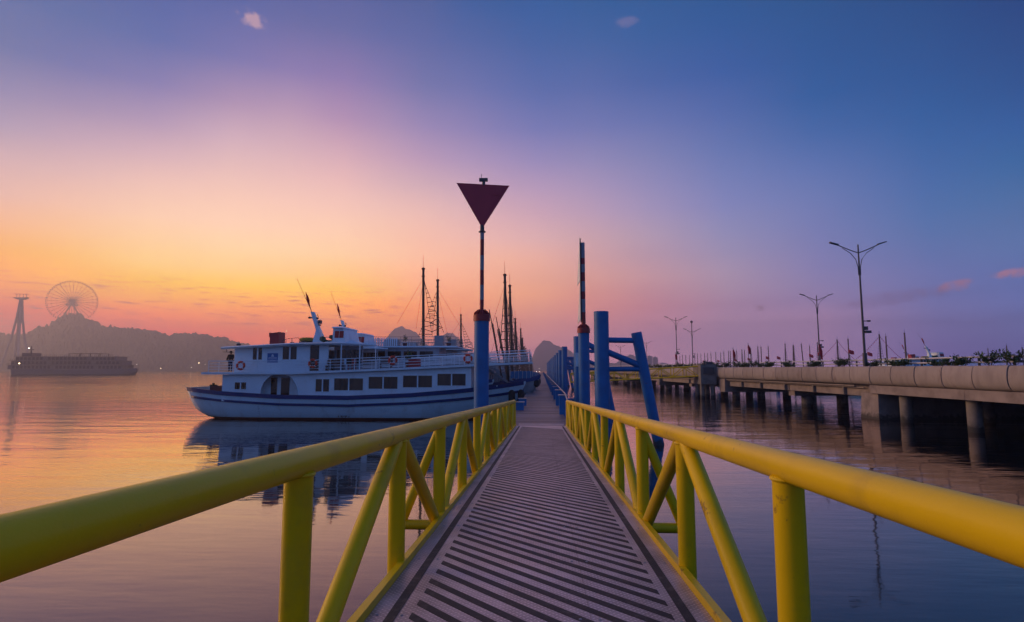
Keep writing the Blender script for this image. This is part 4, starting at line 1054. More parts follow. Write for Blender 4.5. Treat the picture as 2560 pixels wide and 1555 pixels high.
# porch behind the arch
pd = YL + .85
b = MB(); b.box(ARCH[0] - .3, ARCH[1] + .3, pd, pd + .08, 1.4, 3.6); b.box(ARCH[0] - .38, ARCH[0] - .3, YL + .125, pd + .08, 1.4, 3.6); b.box(ARCH[1] + .3, ARCH[1] + .38, YL + .125, pd + .08, 1.4, 3.6)
b.build('porch_wall', M['white'], cru, smooth=False)
for a, c in ((678, 693), (703, 724)):
    b = MB(); b.box(Xp(a, 960, pd), Xp(c, 960, pd), pd - .03, pd - .002, 1.5, 3.3); b.build('door', M['glass'], cru, smooth=False)
b = MB()
for i in range(19):
    pass
pts = []
for i in range(25):
    t = -1 + 2 * i / 24; x = (ARCH[0] + ARCH[1]) / 2 + t * (ARCH[1] - ARCH[0]) / 2
    pts.append((x, YL - .02, ARCH[2] + (ARCH[3] - ARCH[2]) * max(0, 1 - abs(t) ** 2.6) ** .5))
b.path(pts, .035, 6); b.build('arch_trim', M['white'], cru)
# upper deck slab
b = MB(); rw = []
xs_ = [Xp(503), Xp(540), Xp(620), Xp(727), Xp(850), Xp(960), Xp(1080), Xp(1178), Xp(1250), Xp(1300), Xp(1330)]
for i, X in enumerate(xs_):
    hw = 3.02 - (.5 if i == len(xs_) - 1 else .15 if i == len(xs_) - 2 else 0)
    z = zdeck(X); rw.append([(X, YC - hw, z), (X, YC + hw, z), (X, YC + hw, z + .17), (X, YC - hw, z + .17)])
b.grid(rw, close_u=True); b.add(rw[0], [(0, 1, 2, 3)]); b.add(rw[-1], [(0, 1, 2, 3)])
b.build('upper_deck', M['white'], cru, smooth=False)
# upper deck rail
rx0, rx1 = Xp(520), Xp(1325)
hr = .88
n_ = int((rx1 - rx0) / 1.9)
b = MB()
for k in range(n_ + 1):
    X = rx0 + (rx1 - rx0) * k / n_
    for s in (-1, 1):
        b.tube((X, YC + s * 2.95, zdeck(X) + .165), (X, YC + s * 2.95, zdeck(X) + .17 + hr), .026, n=6)
for y_ in (-1.5, 0, 1.5): b.tube((rx0, YC + y_, zdeck(rx0) + .165), (rx0, YC + y_, zdeck(rx0) + .17 + hr), .026, n=6)
b.build('rail_stanchion', M['white'], cru)['kind'] = 'stuff'
for j, hh in enumerate((hr, hr * .74, hr * .49, hr * .24)):
    b = MB()
    path = [(rx0 + (rx1 - rx0) * k / n_, YC - 2.95, zdeck(rx0 + (rx1 - rx0) * k / n_) + .17 + hh) for k in range(n_, -1, -1)]
    path += [(x_, 2 * YC - y_, z_) for x_, y_, z_ in reversed(path)]
    b.path(path, .034 if j == 0 else .024, 6); b.build('rail_bar', M['white'], cru)
# upper cabin
YU = 44.95
zf = lambda X: zdeck(X) + .172
zroof = lambda X: interp([(Xp(537), Zp(872, 537)), (Xp(590), Zp(870, 590)), (Xp(727), Zp(862.5, 727)), (Xp(914), Zp(860, 914))], X)
UW = [(632.5, 655.5, 869.5, 899), (707, 742, 867, 898.5)]
uo = []
for a, c, t_, b_ in UW: uo.append((Xp(a, 880, YU), Xp(c, 880, YU), Zp(b_, a, YU), Zp(t_, a, YU)))
do_ = (Xp(775, 880, YU), Xp(798, 880, YU), zf(Xp(785)) + .03, Zp(862.5, 785, YU))
UX0, UX1 = Xp(587, 880, YU), Xp(821, 880, YU)
openings_wall('upper_cabin_wall', UX0, UX1, lambda X: zf(X), lambda X: zroof(X) - .005, YU, .1, uo + [do_], M['white'])
b = MB()
b.box(UX0, UX0 + .1, YU + .101, YC + 2.05, zf(UX0), zroof(UX0) - .01)
b.box(UX0, UX1, YC + 2.06, YC + 2.16, zf(UX0), zroof(UX0) - .01)
b.box(UX1 - .1, UX1, YU + 1.9, YC + 2.05, zf(UX1), zroof(UX1) - .01)
b.build('upper_cabin_wall', M['white'], cru, smooth=False)
for i, (x0, x1, z0_, z1_) in enumerate(uo):
    w = MB()
    for (a, c, d, e) in ((x0 - .05, x1 + .05, z1_, z1_ + .05), (x0 - .06, x1 + .06, z0_ - .05, z0_), (x0 - .05, x0, z0_, z1_), (x1, x1 + .05, z0_, z1_)):
        w.box(a, c, YU - .02, YU - .001, d, e)
    xm = (x0 + x1) / 2; w.box(xm - .06, xm + .06, YU + .004, YU + .05, z0_ + .001, z1_ - .001)
    fr = w.build('window', M['white'], cru, smooth=False)
    for a, c in ((x0 + .002, xm - .061), (xm + .061, x1 - .002)):
        q = MB(); q.box(a, c, YU + .03, YU + .045, z0_ + .002, z1_ - .002); q.build('pane', M['glass'], fr, smooth=False)
b = MB(); b.box(do_[0] + .002, do_[1] - .002, YU + .06, YU + .085, do_[2], do_[3] - .002); b.build('door', M['glass'], cru, smooth=False)
sg = (Xp(669, 890, YU), Xp(695, 890, YU), Zp(906, 680, YU), Zp(883, 680, YU))
b = MB(); b.box(sg[0], sg[1], YU - .03, YU - .002, sg[2], sg[3]); sgn = b.build('name_board', M['signblue'], cru, smooth=False)
b = MB()
cx_ = (sg[0] + sg[1]) / 2; hz_ = sg[3] - sg[2]
b.prism([(cx_ - .12, YU - .034, sg[2] + hz_ * .62), (cx_ + .12, YU - .034, sg[2] + hz_ * .62), (cx_ + .07, YU - .034, sg[2] + hz_ * .85), (cx_ - .05, YU - .034, sg[2] + hz_ * .9)], (0, .003, 0))
for zq, ww in ((.48, .32), (.34, .36), (.14, .16)):
    x = cx_ - ww
    while x < cx_ + ww: b.box(x, x + .05, YU - .034, YU - .031, sg[2] + hz_ * zq, sg[2] + hz_ * (zq + .08)); x += .075
b.build('sign_print', M['print'], sgn, smooth=False)
# saloon under the roof, glass wall set back
gx0, gx1 = UX1 + .02, Xp(905, 880, 46)
b = MB(); b.box(gx0, gx1, 46.2, 46.3, zf(gx0), zroof(gx0) - .02); b.build('saloon_wall', M['stair'], cru, smooth=False)
for k in range(5):
    a = gx0 + .25 + k * (gx1 - gx0 - .3) / 5
    b = MB(); b.box(a, a + .38, 46.16, 46.198, zf(a) + .5, zroof(a) - .35); b.build('saloon_window', M['glass'], cru, smooth=False)
for px in (846, 893):
    X = Xp(px); b = MB(); b.tube((X, 44.5, zf(X)), (X, 44.5, zroof(X)), .05, n=8); b.build('roof_column', M['white'], cru)
# roof with a rounded front
b = MB(); rw = []
RX0, RX1 = Xp(537, 868), Xp(914, 858)
for k in range(27):
    t = k / 26; X = RX0 + (RX1 - RX0) * t
    hw = 2.75 if t < .62 else 2.75 * sqrt(max(.0005, 1 - ((t - .62) / .38) ** 2.6))
    if t < .14: hw = 2.2 + .55 * (t / .14)
    z = zroof(X); th = .2 if t < .85 else .2 - .12 * (t - .85) / .15
    rw.append([(X, YC - hw * .96, z), (X, YC + hw * .96, z), (X, YC + hw, z + th * .6), (X, YC + hw * .93, z + th), (X, YC - hw * .93, z + th), (X, YC - hw, z + th * .6)])
b.grid(rw, close_u=True); b.add(rw[0], [tuple(range(6))]); b.add(rw[-1], [tuple(range(6))])
b.build('roof', M['white'], cru, angle=40)
zrt = lambda px: zroof(Xp(px)) + .2
# funnel, canvas raft, roof clutter
x0, x1 = Xp(683, 845, 46), Xp(705, 845, 46); zt = Zp(831, 694, 46)
b = MB(); b.hexa([(x0, 45.4, zrt(690)), (x1, 45.4, zrt(690)), (x1, 46.6, zrt(690)), (x0, 46.6, zrt(690)), (x0 - .02, 45.45, zt - .1), (x1, 45.45, zt), (x1, 46.55, zt), (x0 - .02, 46.55, zt - .1)])
b.box(x0 - .12, x0 - .021, 45.5, 46.5, zt - .4, zt - .05); b.build('funnel', M['red'], cru, smooth=False)
x0, x1 = Xp(751, 840, 46), Xp(790, 840, 46); zb_ = zrt(770)
b = MB(); b.lathe(((x0 + x1) / 2, 46, zb_ + .12), [(.3, 0), (.62, .06), (.66, .2), (.6, .33), (.2, .37)], 16); rf = b.build('life_raft', M['raft'], cru); 
for v in rf.data.vertices: v.co.x = (v.co.x - ((x0 + x1) / 2 + 15)) * ((x1 - x0) / 1.3) + ((x0 + x1) / 2 + 15)
b = MB(); b.box(x0 + .1, x1 - .1, 45.6, 46.4, zb_ - .02, zb_ + .14); b.build('raft_cradle', M['darksteel'], cru, smooth=False)
b = MB(); pts = [(Xp(px, 850, 45.6), 45.6, zrt(px) + h_) for px, h_ in ((706, .3), (715, .38), (730, .42), (748, .45))]
b.path(pts, .02, 6)
for p_ in pts: b.tube((p_[0], p_[1], p_[2]), (p_[0], p_[1], zrt(720) - .05), .02, n=6)
b.build('roof_rail', M['darksteel'], cru)
b = MB()
for px, h_ in ((573, .25), (741, .2), (711, .12)): X = Xp(px); b.lathe((X, 45.2, zroof(X) + .19), [(.16, 0), (.16, h_ * .6), (.22, h_ * .7), (.1, h_)], 10)
b.build('roof_vent', M['darksteel'], cru)
# raked mast with flag staff and aerial
P = lambda px, py, Y=46: at_Y(px, py, Y)
b = MB()
for (pa, pb, pc, pd_) in (((787, 856), (812, 856), (801, 826), (793, 826)), ((793, 826), (801, 826), (786, 780), (778, 780))):
    A = [P(*q) for q in (pa, pb, pc, pd_)]
    wa = .5 if pa[1] > 840 else .28; wb = .28 if pc[1] > 800 else .14
    b.hexa([A[0] + Vector((0, -wa, 0)), A[1] + Vector((0, -wa, 0)), A[1] + Vector((0, wa, 0)), A[0] + Vector((0, wa, 0)), A[3] + Vector((0, -wb, 0)), A[2] + Vector((0, -wb, 0)), A[2] + Vector((0, wb, 0)), A[3] + Vector((0, wb, 0))])
mast = b.build('raked_mast', M['white'], cru, smooth=False)
b = MB(); b.tube(P(776, 794), P(796, 796), .06, n=8); b.tube(P(796, 796) , P(794, 786), .03, n=6); b.box(*(lambda q: (q.x - .12, q.x + .12, q.y - .15, q.y + .15, q.z - .05, q.z + .25))(P(800, 808))); b.tube(P(792, 812), P(803, 813), .05, n=8)
b.lathe(P(774, 795), [(.12, -.05), (.14, .05), (.05, .12)], 8); b.build('crosstree', M['darksteel'], mast)
b = MB(); b.tube(P(779, 780), P(766, 736), .028, .018, n=6); b.build('flag_staff', M['wood'], mast)
b = MB(); b.tube(P(779, 779), P(742, 696), .02, .012, n=6); b.build('aerial', M['raft'], mast)
def draped_flag(top, length, name, parent, width=.32, lean=Vector((.25, 0, -1)), m=None):
    b = MB(); rows = []
    lean = lean.normalized()
    for i in range(9):
        t = i / 8; c = top + lean * (length * t)
        w = width * (.12 + .9 * sin(min(1, t * 1.25) * pi * .8)) * (1 - .35 * max(0, t - .7))
        rows.append([c + Vector((-w * .4, .05 * sin(t * 7), 0)), c + Vector((0, -.1 * w, -.02)), c + Vector((w * .3, .12 * w, .03 * sin(5 * t))), c + Vector((w * .65, -.05, -.1 * t * length * .3))])
    b.grid(rows); o = b.build(name, m or M['flag'], parent, fix=False)
    md = o.modifiers.new('thickness', 'SOLIDIFY'); md.thickness = .015
    return o
draped_flag(P(764.5, 730), P(764, 730).z - P(764, 768).z, 'flag', cru, .24, Vector((.3, 0, -1)))
# wheelhouse
b = MB(); wx0, wx1 = P(841, 840).x, P(874, 840).x; wz0, wz1 = zrt(860) - .06, P(860, 822).z
sec = []
for x, zz_ in ((wx0, 1), (wx1 - .25, 1)): pass
b.hexa([(wx0, 45.1, wz0), (wx1, 45.1, wz0), (wx1, 48.9, wz0), (wx0, 48.9, wz0), (wx0, 45.25, wz1), (wx1 - .3, 45.25, wz1), (wx1 - .3, 48.75, wz1), (wx0, 48.75, wz1)])
whs = b.build('wheelhouse', M['white'], cru, smooth=False)
b = MB(); b.hexa([(wx0 - .1, 45.0, wz1 + .001), (wx1 - .2, 45.0, wz1 + .001), (wx1 - .2, 49.0, wz1 + .001), (wx0 - .1, 49.0, wz1 + .001), (wx0 + .05, 45.2, wz1 + .13), (wx1 - .4, 45.2, wz1 + .13), (wx1 - .4, 48.8, wz1 + .13), (wx0 + .05, 48.8, wz1 + .13)]); b.build('roof', M['white'], whs, smooth=False)
ww0, ww1, wzb, wzt = P(846, 836).x, P(878, 836).x, P(860, 846).z, P(860, 829).z
for a, c in ((0, .47), (.53, 1)):
    xa, xb = ww0 + (ww1 - .35 - ww0) * a, ww0 + (ww1 - .35 - ww0) * c
    k_ = lambda z: 45.1 + .15 * (z - wz0) / (wz1 - wz0) - .012
    b = MB(); b.hexa([(xa, k_(wzb) - .01, wzb), (xb, k_(wzb) - .01, wzb), (xb, k_(wzb) + .03, wzb), (xa, k_(wzb) + .03, wzb), (xa, k_(wzt) - .01, wzt), (xb, k_(wzt) - .01, wzt), (xb, k_(wzt) + .03, wzt), (xa, k_(wzt) + .03, wzt)])
    b.build('curtained_window', M['curtain'], whs, smooth=False)
b = MB(); b.lathe((wx1 - .9, 46.9, wz0 - .1), [(1.9, 0), (1.6, .25), (.9, .42), (.1, .48)], 20); b.build('front_cowl', M['white'], cru)
b = MB()
rnd = random.Random(4)
for i in range(9):
    x = wx0 - .1 - rnd.uniform(0, 1.0); y_ = rnd.uniform(45.4, 47.5); s = rnd.uniform(.18, .32)
    b.lathe((x, y_, wz0 + rnd.uniform(0, .6)), [(.05, -s), (s, -s * .5), (s * .9, s * .4), (.06, s * .7)], 8)
b.build('stowed_canvas', M['green'], cru)
# draught marks and load line on the hull
b = MB(); X = Xp(638, 1045)
for k in range(7):
    z = .25 + k * .13; y_ = YC - hb(X, z) - .004
    b.box(X, X + (.16 if k % 2 else .09), y_ - .004, y_ + .01, z, z + .05)
    if k > 1: b.box(X + .32, X + .45, y_ - .004, y_ + .01, z, z + .07)
b.build('draught_mark', M['hull_blue'], cru, smooth=False)
b = MB(); X = Xp(853, 1043); y_ = YC - hb(X, .3) - .012
b.ring((X, y_, .3), (0, 1, 0), .17, .018, 20, 5); b.box(X - .28, X + .28, y_ - .012, y_ + .012, .28, .32); b.box(X + .4, X + .43, y_ - .012, y_ + .012, .1, .5); b.box(X - .45, X - .42, y_ - .012, y_ + .012, .2, .4)
b.build('load_line_mark', M['rubber'], cru)
# bow fenders
for (x, y_) in ((-1.62, 45.9), (-2.3, 45.0)):
    b = MB(); b.lathe((x, y_, 1.05), [(.1, 0), (.26, .15), (.26, 1.15), (.1, 1.3)], 14); b.build('fender', M['rubber'], cru)

MAIN = cru
LBL = Vector((-15, YC, 0))
# life rings hang on the rail
def life_ring(c, label, R=.29, r=.085):
    t = thing('life_ring', label, 'life ring', tuple(c), 'life rings on the tour boat rail')
    b = MB(); b.ring(c, (0, 1, 0), R, r, 28, 10); b.build('ring', M['ring'], t)
    for k in range(4):
        a = pi / 4 + k * pi / 2; q = Vector(c) + Vector((cos(a) * R, 0, sin(a) * R)); tg = Vector((-sin(a), 0, cos(a)))
        b = MB(); b.tube(q - tg * .032, q + tg * .032, r + .006, n=12); b.build('band', M['ringband'], t)
    return t
for px, py, lab in ((601.6, 914, 'orange life ring on the rail near the stern of the white tour boat'), (782, 908.5, 'bright red life ring on the rail in front of the open upper door'), (982, 901, 'orange life ring on the rail below the wood masts'), (1170, 896.6, 'orange life ring on the rail beside the blue beacon pile')):
    q = at_Y(px, py, 43.93); life_ring(q, lab)
# upper deck furniture
def bench(x, y_, lab, w=1.4):
    z = zf(x)
    t = thing('deck_bench', lab, 'bench', (x, y_, z))
    b = MB(); b.box(x - w / 2, x + w / 2, y_ - .2, y_ + .2, z + .38, z + .44); b.build('seat', M['wood'], t, smooth=False)
    for k in range(4):
        b = MB(); b.box(x - w / 2, x + w / 2, y_ + .2, y_ + .23, z + .5 + k * .12, z + .58 + k * .12); b.build('slat', M['wood'], t, smooth=False)
    for sx in (-1, 1):
        b = MB(); b.box(x + sx * (w / 2 - .06) - .03, x + sx * (w / 2 - .06) + .03, y_ - .18, y_ + .2, z, z + .38); b.build('leg', M['darksteel'], t, smooth=False)
def chair(x, y_, lab, rz=0, m=None):
    z = zf(x)
    t = thing('deck_chair', lab, 'chair', (x, y_, z))
    m = m or M['white']
    b = MB(); b.box(x - .23, x + .23, y_ - .23, y_ + .23, z + .42, z + .46); b.build('seat', m, t, smooth=False)
    b = MB(); b.box(x - .22, x + .22, y_ + .2, y_ + .23, z + .48, z + .92); b.build('backrest', m, t, smooth=False)
    for sx in (-1, 1):
        for sy in (-1, 1):
            b = MB(); b.box(x + sx * .2 - .02, x + sx * .2 + .02, y_ + sy * .2 - .02, y_ + sy * .2 + .02, z, z + .42); b.build('leg', m, t, smooth=False)
    t.rotation_euler.z = rz
bench(Xp(827), 44.75, 'dark slatted bench on the upper deck beside the saloon windows')
chair(Xp(849), 44.9, 'white deck chair next to the dark slatted bench', .5)
chair(Xp(866), 45.3, 'reddish deck chair under the saloon roof', -.4, M['curtain'])
bench(Xp(954), 45.2, 'dark bench on the open upper deck left of the middle life ring', 1.0)
x = Xp(1032); b = MB(); b.box(x - .45, x + .45, 44.4, 44.8, zf(x), zf(x) + .62); o = b.build('storage_box', M['curtain'], smooth=False); tag(o, 'reddish storage box on the upper deck right of the middle life ring', 'box')
# potted plant on the upper deck
x = Xp(1013); t = thing('potted_plant', 'green potted plant on the upper deck by the reddish box', 'plant', (x, 45, zf(x)))
b = MB(); b.lathe((x, 45, zf(x)), [(.18, 0), (.26, .38), (.22, .4)], 14); b.build('pot', M['deckred'], t)
fo, st = shrub_mesh(77, 260, .35, .95)
fo.v = [(v[0] + x, v[1] + 45, v[2] + zf(x) + .35) for v in fo.v]; fo.build('foliage', M['leaf'], t, smooth=False, fix=False)

# person at the stern rail (dark jacket, jeans, leaning by the cabin corner)
def person(x, y_, z, lab):
    t = thing('person', lab, 'person', (x, y_, z))
    me = bpy.data.meshes.new('body')
    V = [(0, 0, .95), (0, .01, 1.2), (0, .02, 1.42), (0, .01, 1.5), (0, -.03, 1.6), (0, -.04, 1.68),
         (.18, .02, 1.4), (.24, -.08, 1.16), (.2, -.28, 1.02), (.19, -.36, 1.0), (-.18, .02, 1.4), (-.24, -.06, 1.15), (-.2, -.26, 1.0), (-.19, -.34, .98),
         (.1, 0, .9), (.12, -.02, .5), (.12, .02, .08), (.12, -.13, .04), (-.1, 0, .9), (-.13, .02, .5), (-.12, .04, .08), (-.12, -.1, .04)]
    Eg = [(0, 1), (1, 2), (2, 3), (3, 4), (4, 5), (2, 6), (6, 7), (7, 8), (8, 9), (2, 10), (10, 11), (11, 12), (12, 13), (0, 14), (14, 15), (15, 16), (16, 17), (0, 18), (18, 19), (19, 20), (20, 21)]
    Rd = [.15, .14, .13, .06, .1, .085, .075, .06, .045, .04, .075, .06, .045, .04, .1, .07, .05, .045, .1, .07, .05, .045]
    me.from_pydata(V, Eg, []); o = bpy.data.objects.new('body', me); COL.objects.link(o); o.parent = t
    me.materials.append(M['skin'])
    md = o.modifiers.new('skin', 'SKIN'); o.modifiers.new('sub', 'SUBSURF').levels = 1; o.modifiers[-1].render_levels = 2
    for i, sv in enumerate(me.skin_vertices[0].data): sv.radius = (Rd[i], Rd[i]); sv.use_root = (i == 0)
    def shell(name, idx, m, grow):
        me2 = bpy.data.meshes.new(name); mp = {k: i for i, k in enumerate(idx)}
        me2.from_pydata([V[k] for k in idx], [(mp[a], mp[c]) for a, c in Eg if a in mp and c in mp], [])
        q = bpy.data.objects.new(name, me2); COL.objects.link(q); q.parent = t; me2.materials.append(m)
        q.modifiers.new('skin', 'SKIN'); q.modifiers.new('sub', 'SUBSURF').levels = 1; q.modifiers[-1].render_levels = 2
        for i, sv in enumerate(me2.skin_vertices[0].data): sv.radius = (Rd[idx[i]] + grow, Rd[idx[i]] + grow); sv.use_root = (i == 0)
    shell('jacket', [0, 1, 2, 6, 7, 8, 10, 11, 12], M['cloth'], .025)
    shell('trousers', [0, 14, 15, 16, 18, 19, 20], M['jeans'], .02)
    b = MB(); b.lathe((x, y_ - .03, z + 1.64), [(.02, -.06), (.1, -.03), (.115, .03), (.09, .1), (.02, .13)], 14); b.build('hair', M['cloth'], t)
    t.scale = (.98,) * 3
    return t
person(Xp(577, 900, 45.6), 45.6, zf(Xp(577)), 'person in dark jacket and jeans standing at the stern rail of the tour boat')
# hanging laundry line under the roof overhang is left to the rail and lamp bracket
b = MB(); X = Xp(566, 880, 45.4); b.tube((X, 45.4, zroof(X)), (X, 45.4, zroof(X) - .22), .02, n=6); b.tube((X - .3, 45.4, zroof(X) - .2), (X + .6, 45.4, zroof(X) - .26), .018, n=6); b.build('lamp_bracket', M['darksteel'], cru)

# second boat of the same build rafted behind
bt2 = copy_tree(MAIN, (-16.1, YC + 8.3, 0), label='white tour boat with saucer roof, directly behind the nearest boat')
bt2.scale = (.84, .95, 1)

# ================================================================== wooden-masted junks along the jetty
def junk(label, group, main=True, fore=True, rigged=True):
    t = thing('masted_boat', label, 'boat', (0, 0, 0), group)
    st = [(-25, 1.9, 2.5, 1.6), (-24.6, 2.3, 2.4, .6), (-23.5, 2.6, 2.3, -.1), (-20, 2.8, 2.1, -.6), (-12, 2.85, 1.9, -.7), (-7, 2.5, 2.1, -.6), (-4, 1.8, 2.5, -.2), (-2, .95, 2.85, .6), (-.8, .4, 3.05, 1.6), (-.2, .1, 3.2, 2.8)]
    b = MB(); rows = []
    for x, bw, zg, zk in st:
        zs = [zk + (zg - zk) * q for q in (0, .12, .35, .65, 1)]
        ws = [0, .6, .85, .96, 1]
        rows.append([(x, -bw * w, z) for z, w in zip(reversed(zs), reversed(ws))] + [(x, bw * w, z) for z, w in list(zip(zs, ws))[1:]])
    b.grid(rows); b.add(rows[0], [tuple(range(9))]); b.build('hull', M['junk'], t, angle=45)
    b = MB()
    for s in (-1, 1): b.grid([[(x, s * (bw - .02), zg - .3), (x, s * (bw + .06), zg - .3), (x, s * (bw + .06), zg + .06), (x, s * (bw - .02), zg + .06)] for x, bw, zg, zk in st], close_u=True)
    b.build('gunwale_band', M['hull_blue'], t)
    b = MB(); b.grid([[(x, -bw * .97, zg - .25), (x, bw * .97, zg - .25)] for x, bw, zg, zk in st]); b.build('main_deck', M['wood'], t)
    b = MB(); b.box(-22.5, -6.5, -2.35, 2.35, 1.7, 4.0); b.build('cabin', M['junk'], t, smooth=False)
    b = MB(); b.box(-23.6, -5.6, -2.75, 2.75, 4.001, 4.14); b.build('upper_deck', M['junk'], t, smooth=False)
    b = MB(); b.box(-21.5, -10.5, -2.1, 2.1, 4.141, 6.2); b.build('upper_cabin', M['stair'], t, smooth=False)
    b = MB(); b.box(-22.6, -8.6, -2.6, 2.6, 6.201, 6.34); b.build('sun_deck', M['white'], t, smooth=False)
    for (x0, x1, z0_, z1_, yy, n_) in ((-22, -7, 2.4, 3.4, 2.35, 8), (-21, -11, 4.8, 5.8, 2.1, 6)):
        w = (x1 - x0) / n_
        for k in range(n_):
            for s in (-1, 1):
                b = MB(); ya, yb = sorted((s * yy, s * (yy + .03))); b.box(x0 + k * w + .15, x0 + (k + 1) * w - .15, ya, yb, z0_, z1_); b.build('window', M['glass'], t, smooth=False)
    b = MB(); b.box(-6.499, -6.47, -.5, .5, 1.9, 3.6); b.build('door', M['glass'], t, smooth=False)
    for nm, x0, x1, hw, z in (('upper_rail', -23.5, -5.7, 2.65, 4.14), ('sun_rail', -22.5, -8.7, 2.5, 6.34)):
        b = MB(); n_ = int((x1 - x0) / 1.1)
        for s in (-1, 1):
            for k in range(n_ + 1):
                x = x0 + (x1 - x0) * k / n_; b.tube((x, s * hw, z), (x, s * hw, z + .95), .022, n=5)
            for h_ in (.95, .62, .32): b.tube((x0, s * hw, z + h_), (x1, s * hw, z + h_), .02, n=5)
        for h_ in (.95, .62, .32): b.tube((x1, -hw, z + h_), (x1, hw, z + h_), .02, n=5); b.tube((x0, -hw, z + h_), (x0, hw, z + h_), .02, n=5)
        b.build('guard_rail', M['steel'], t)['kind'] = 'stuff'
    for x, w_, h_ in ((-20.5, 1.4, .8), (-18.2, 1.0, .55), (-15.6, 1.6, .7), (-10.6, .9, 1.1)):
        b = MB(); b.box(x - w_ / 2, x + w_ / 2, -1.9, -1.1, 6.341, 6.34 + h_); b.build('deck_locker', M['stair'], t, smooth=False)
    b = MB()
    for k in range(26): b.box(-20.4 + k * .22, -20.28 + k * .22, -2.56, -2.53, 6.36, 7.2)
    b.build('rail_baluster', M['white'], t, smooth=False)['kind'] = 'stuff'
    for x, sd_ in ((-21.6, 1), (-14.2, 2), (-9.6, 3)):
        fo_, st_ = shrub_mesh(40 + sd_, 150, .35, .9); fo_.v = [(v[0] + x, v[1] - 1.6, v[2] + 6.6) for v in fo_.v]
        b = MB(); b.lathe((x, -1.6, 6.341), [(.18, 0), (.27, .32), (.22, .34)], 10); pt_ = b.build('plant_pot', M['deckred'], t); fo_.build('pot_foliage', M['leaf'], pt_, smooth=False, fix=False)
    # companion stair from bow deck to upper deck with slanted planks
    b = MB()
    for k in range(9):
        b.box(-5.6 + k * .3, -5.3 + k * .3, -2.1, -.9, 4.0 - k * .2, 4.05 - k * .2)
    b.hexa([(-5.6, -2.2, 4.0), (-2.9, -2.2, 2.2), (-2.9, -2.1, 2.2), (-5.6, -2.1, 4.0), (-5.6, -2.2, 4.2), (-2.9, -2.2, 2.4), (-2.9, -2.1, 2.4), (-5.6, -2.1, 4.2)])
    b.build('bow_stair', M['stair'], t, smooth=False)
    b = MB()
    for k in range(6): b.path([(-3.2 + k * .42, -1.0 + .9 * 0 + .25 * k * .4, 3.0), (-3.2 + k * .42, -.6 + .1 * k, 3.55), (-3.2 + k * .42, 0, 3.75), (-3.2 + k * .42, .6 - .1 * k, 3.55), (-3.2 + k * .42, 1.0 - .1 * k, 3.0)], .03, 5)
    b.build('bow_hoop', M['steel'], t)
    b = MB(); b.grid([[(-3.2 + k * .42, -.95 + .1 * k, 3.0), (-3.2 + k * .42, -.55 + .1 * k, 3.53), (-3.2 + k * .42, 0, 3.73), (-3.2 + k * .42, .55 - .1 * k, 3.53), (-3.2 + k * .42, .95 - .1 * k, 3.0)] for k in range(6)]); b.build('bow_cover', M['canopy'], t, fix=False)
    b = MB(); b.lathe((-.55, 0, 2.1), [(.2, 0), (.42, .2), (.42, .6), (.2, .8)], 14); b.build('bow_fender', M['rubber'], t)
    def mast(x, zb, zt, side, lean=.12, both=False):
        mm = MB(); mm.tube((x, 0, zb), (x - lean, 0, zt), .17, .13, n=12); mm.lathe((x - lean, 0, zt), [(.2, -.02), (.2, .15), (.1, .2), (.05, .22)], 10)
        mm.lathe((x - lean, 0, zt - .8), [(.19, 0), (.22, .05), (.19, .1)], 10)
        o = mm.build('mast', M['wood'], t)
        q = MB(); q.tube((x - lean, 0, zt), (x - lean - .04, 0, zt + 1.6), .025, .015, n=5)
        for s in ((side, -side) if both else (side,)):
            e = 2.3 if not both else .95
            top = Vector((x - lean + s * .05, -.05, zt - 1.2)); bot = Vector((x + s * e, -.6, zb + 1.5)); top2 = Vector((x - lean + s * .1, .2, zt - 1.2)); bot2 = Vector((x + s * (e * .35), .4, zb + 1.5))
            q.tube(top, bot, .024, n=4); q.tube(top2, bot2, .024, n=4)
            n_ = 11 if not both else 10
            for k in range(n_):
                f = (k + .8) / (n_ + .5)
                a, c = top.lerp(bot, f), top2.lerp(bot2, f)
                if both: c = Vector((x - lean * (1 - f), 0, a.z))
                dz = (random.uniform(-.28, .28) if (k > n_ - 5 and not both) else 0)
                q.tube(a + Vector((0, 0, dz)), c - Vector((0, 0, dz)), .042, n=5)
        q.tube((x - lean, 0, zt - 1), (x - side * 2.9, 0, zb + 2.5), .014, n=4); q.tube((x - lean, 0, zt - 1.3), (x - side * 1.0, .8, zb + 2.0), .014, n=4)
        q.build('rigging', M['rope'], o)
    if main: mast(-12.6, 6.34, 14.75, 1 if rigged == 1 else -1)
    for dx_, zt_ in ((-5.6, 10.4), (-5.2, 8.9)):
        b = MB(); b.tube((-4.2, .9, 3.0), (dx_, .9, zt_), .09, .05, n=7); b.build('boom', M['wood'], t)
    if fore: mast(-3.5, 2.5, 14.0, 1, .35, True)
    return t
GJ = 'masted boats moored along the jetty'
j1 = junk('white masted boat with a tall ladder rigged mast left of the beacon', GJ, rigged=1)
j1.location = (0, 60.5, 0)
j2 = junk('white masted boat whose mast stands just left of the blue beacon pile', GJ, rigged=2)
j2.location = (.1, 68.6, 0)
j3 = junk('far masted boat along the jetty', GJ, main=False)
js = [76.5, 84, 92, 100, 110, 120, 131, 143, 156, 170, 186, 204, 224, 246, 270]
for i, Y in enumerate(js):
    lab = 'masted boat moored by the jetty, %s boat counted from the nearest' % WORDS[i + 4]
    if i == 0: o = j3; o['label'] = lab
    else: o = copy_tree(j1 if i in (2, 5) else j3, label=lab)
    o.location = (random.uniform(-.9, .2), Y, 0); o.rotation_euler = (0, 0, random.uniform(-.03, .03))
    o.scale = (1, 1, max(.68, .93 - .035 * i) + random.uniform(-.05, .05))

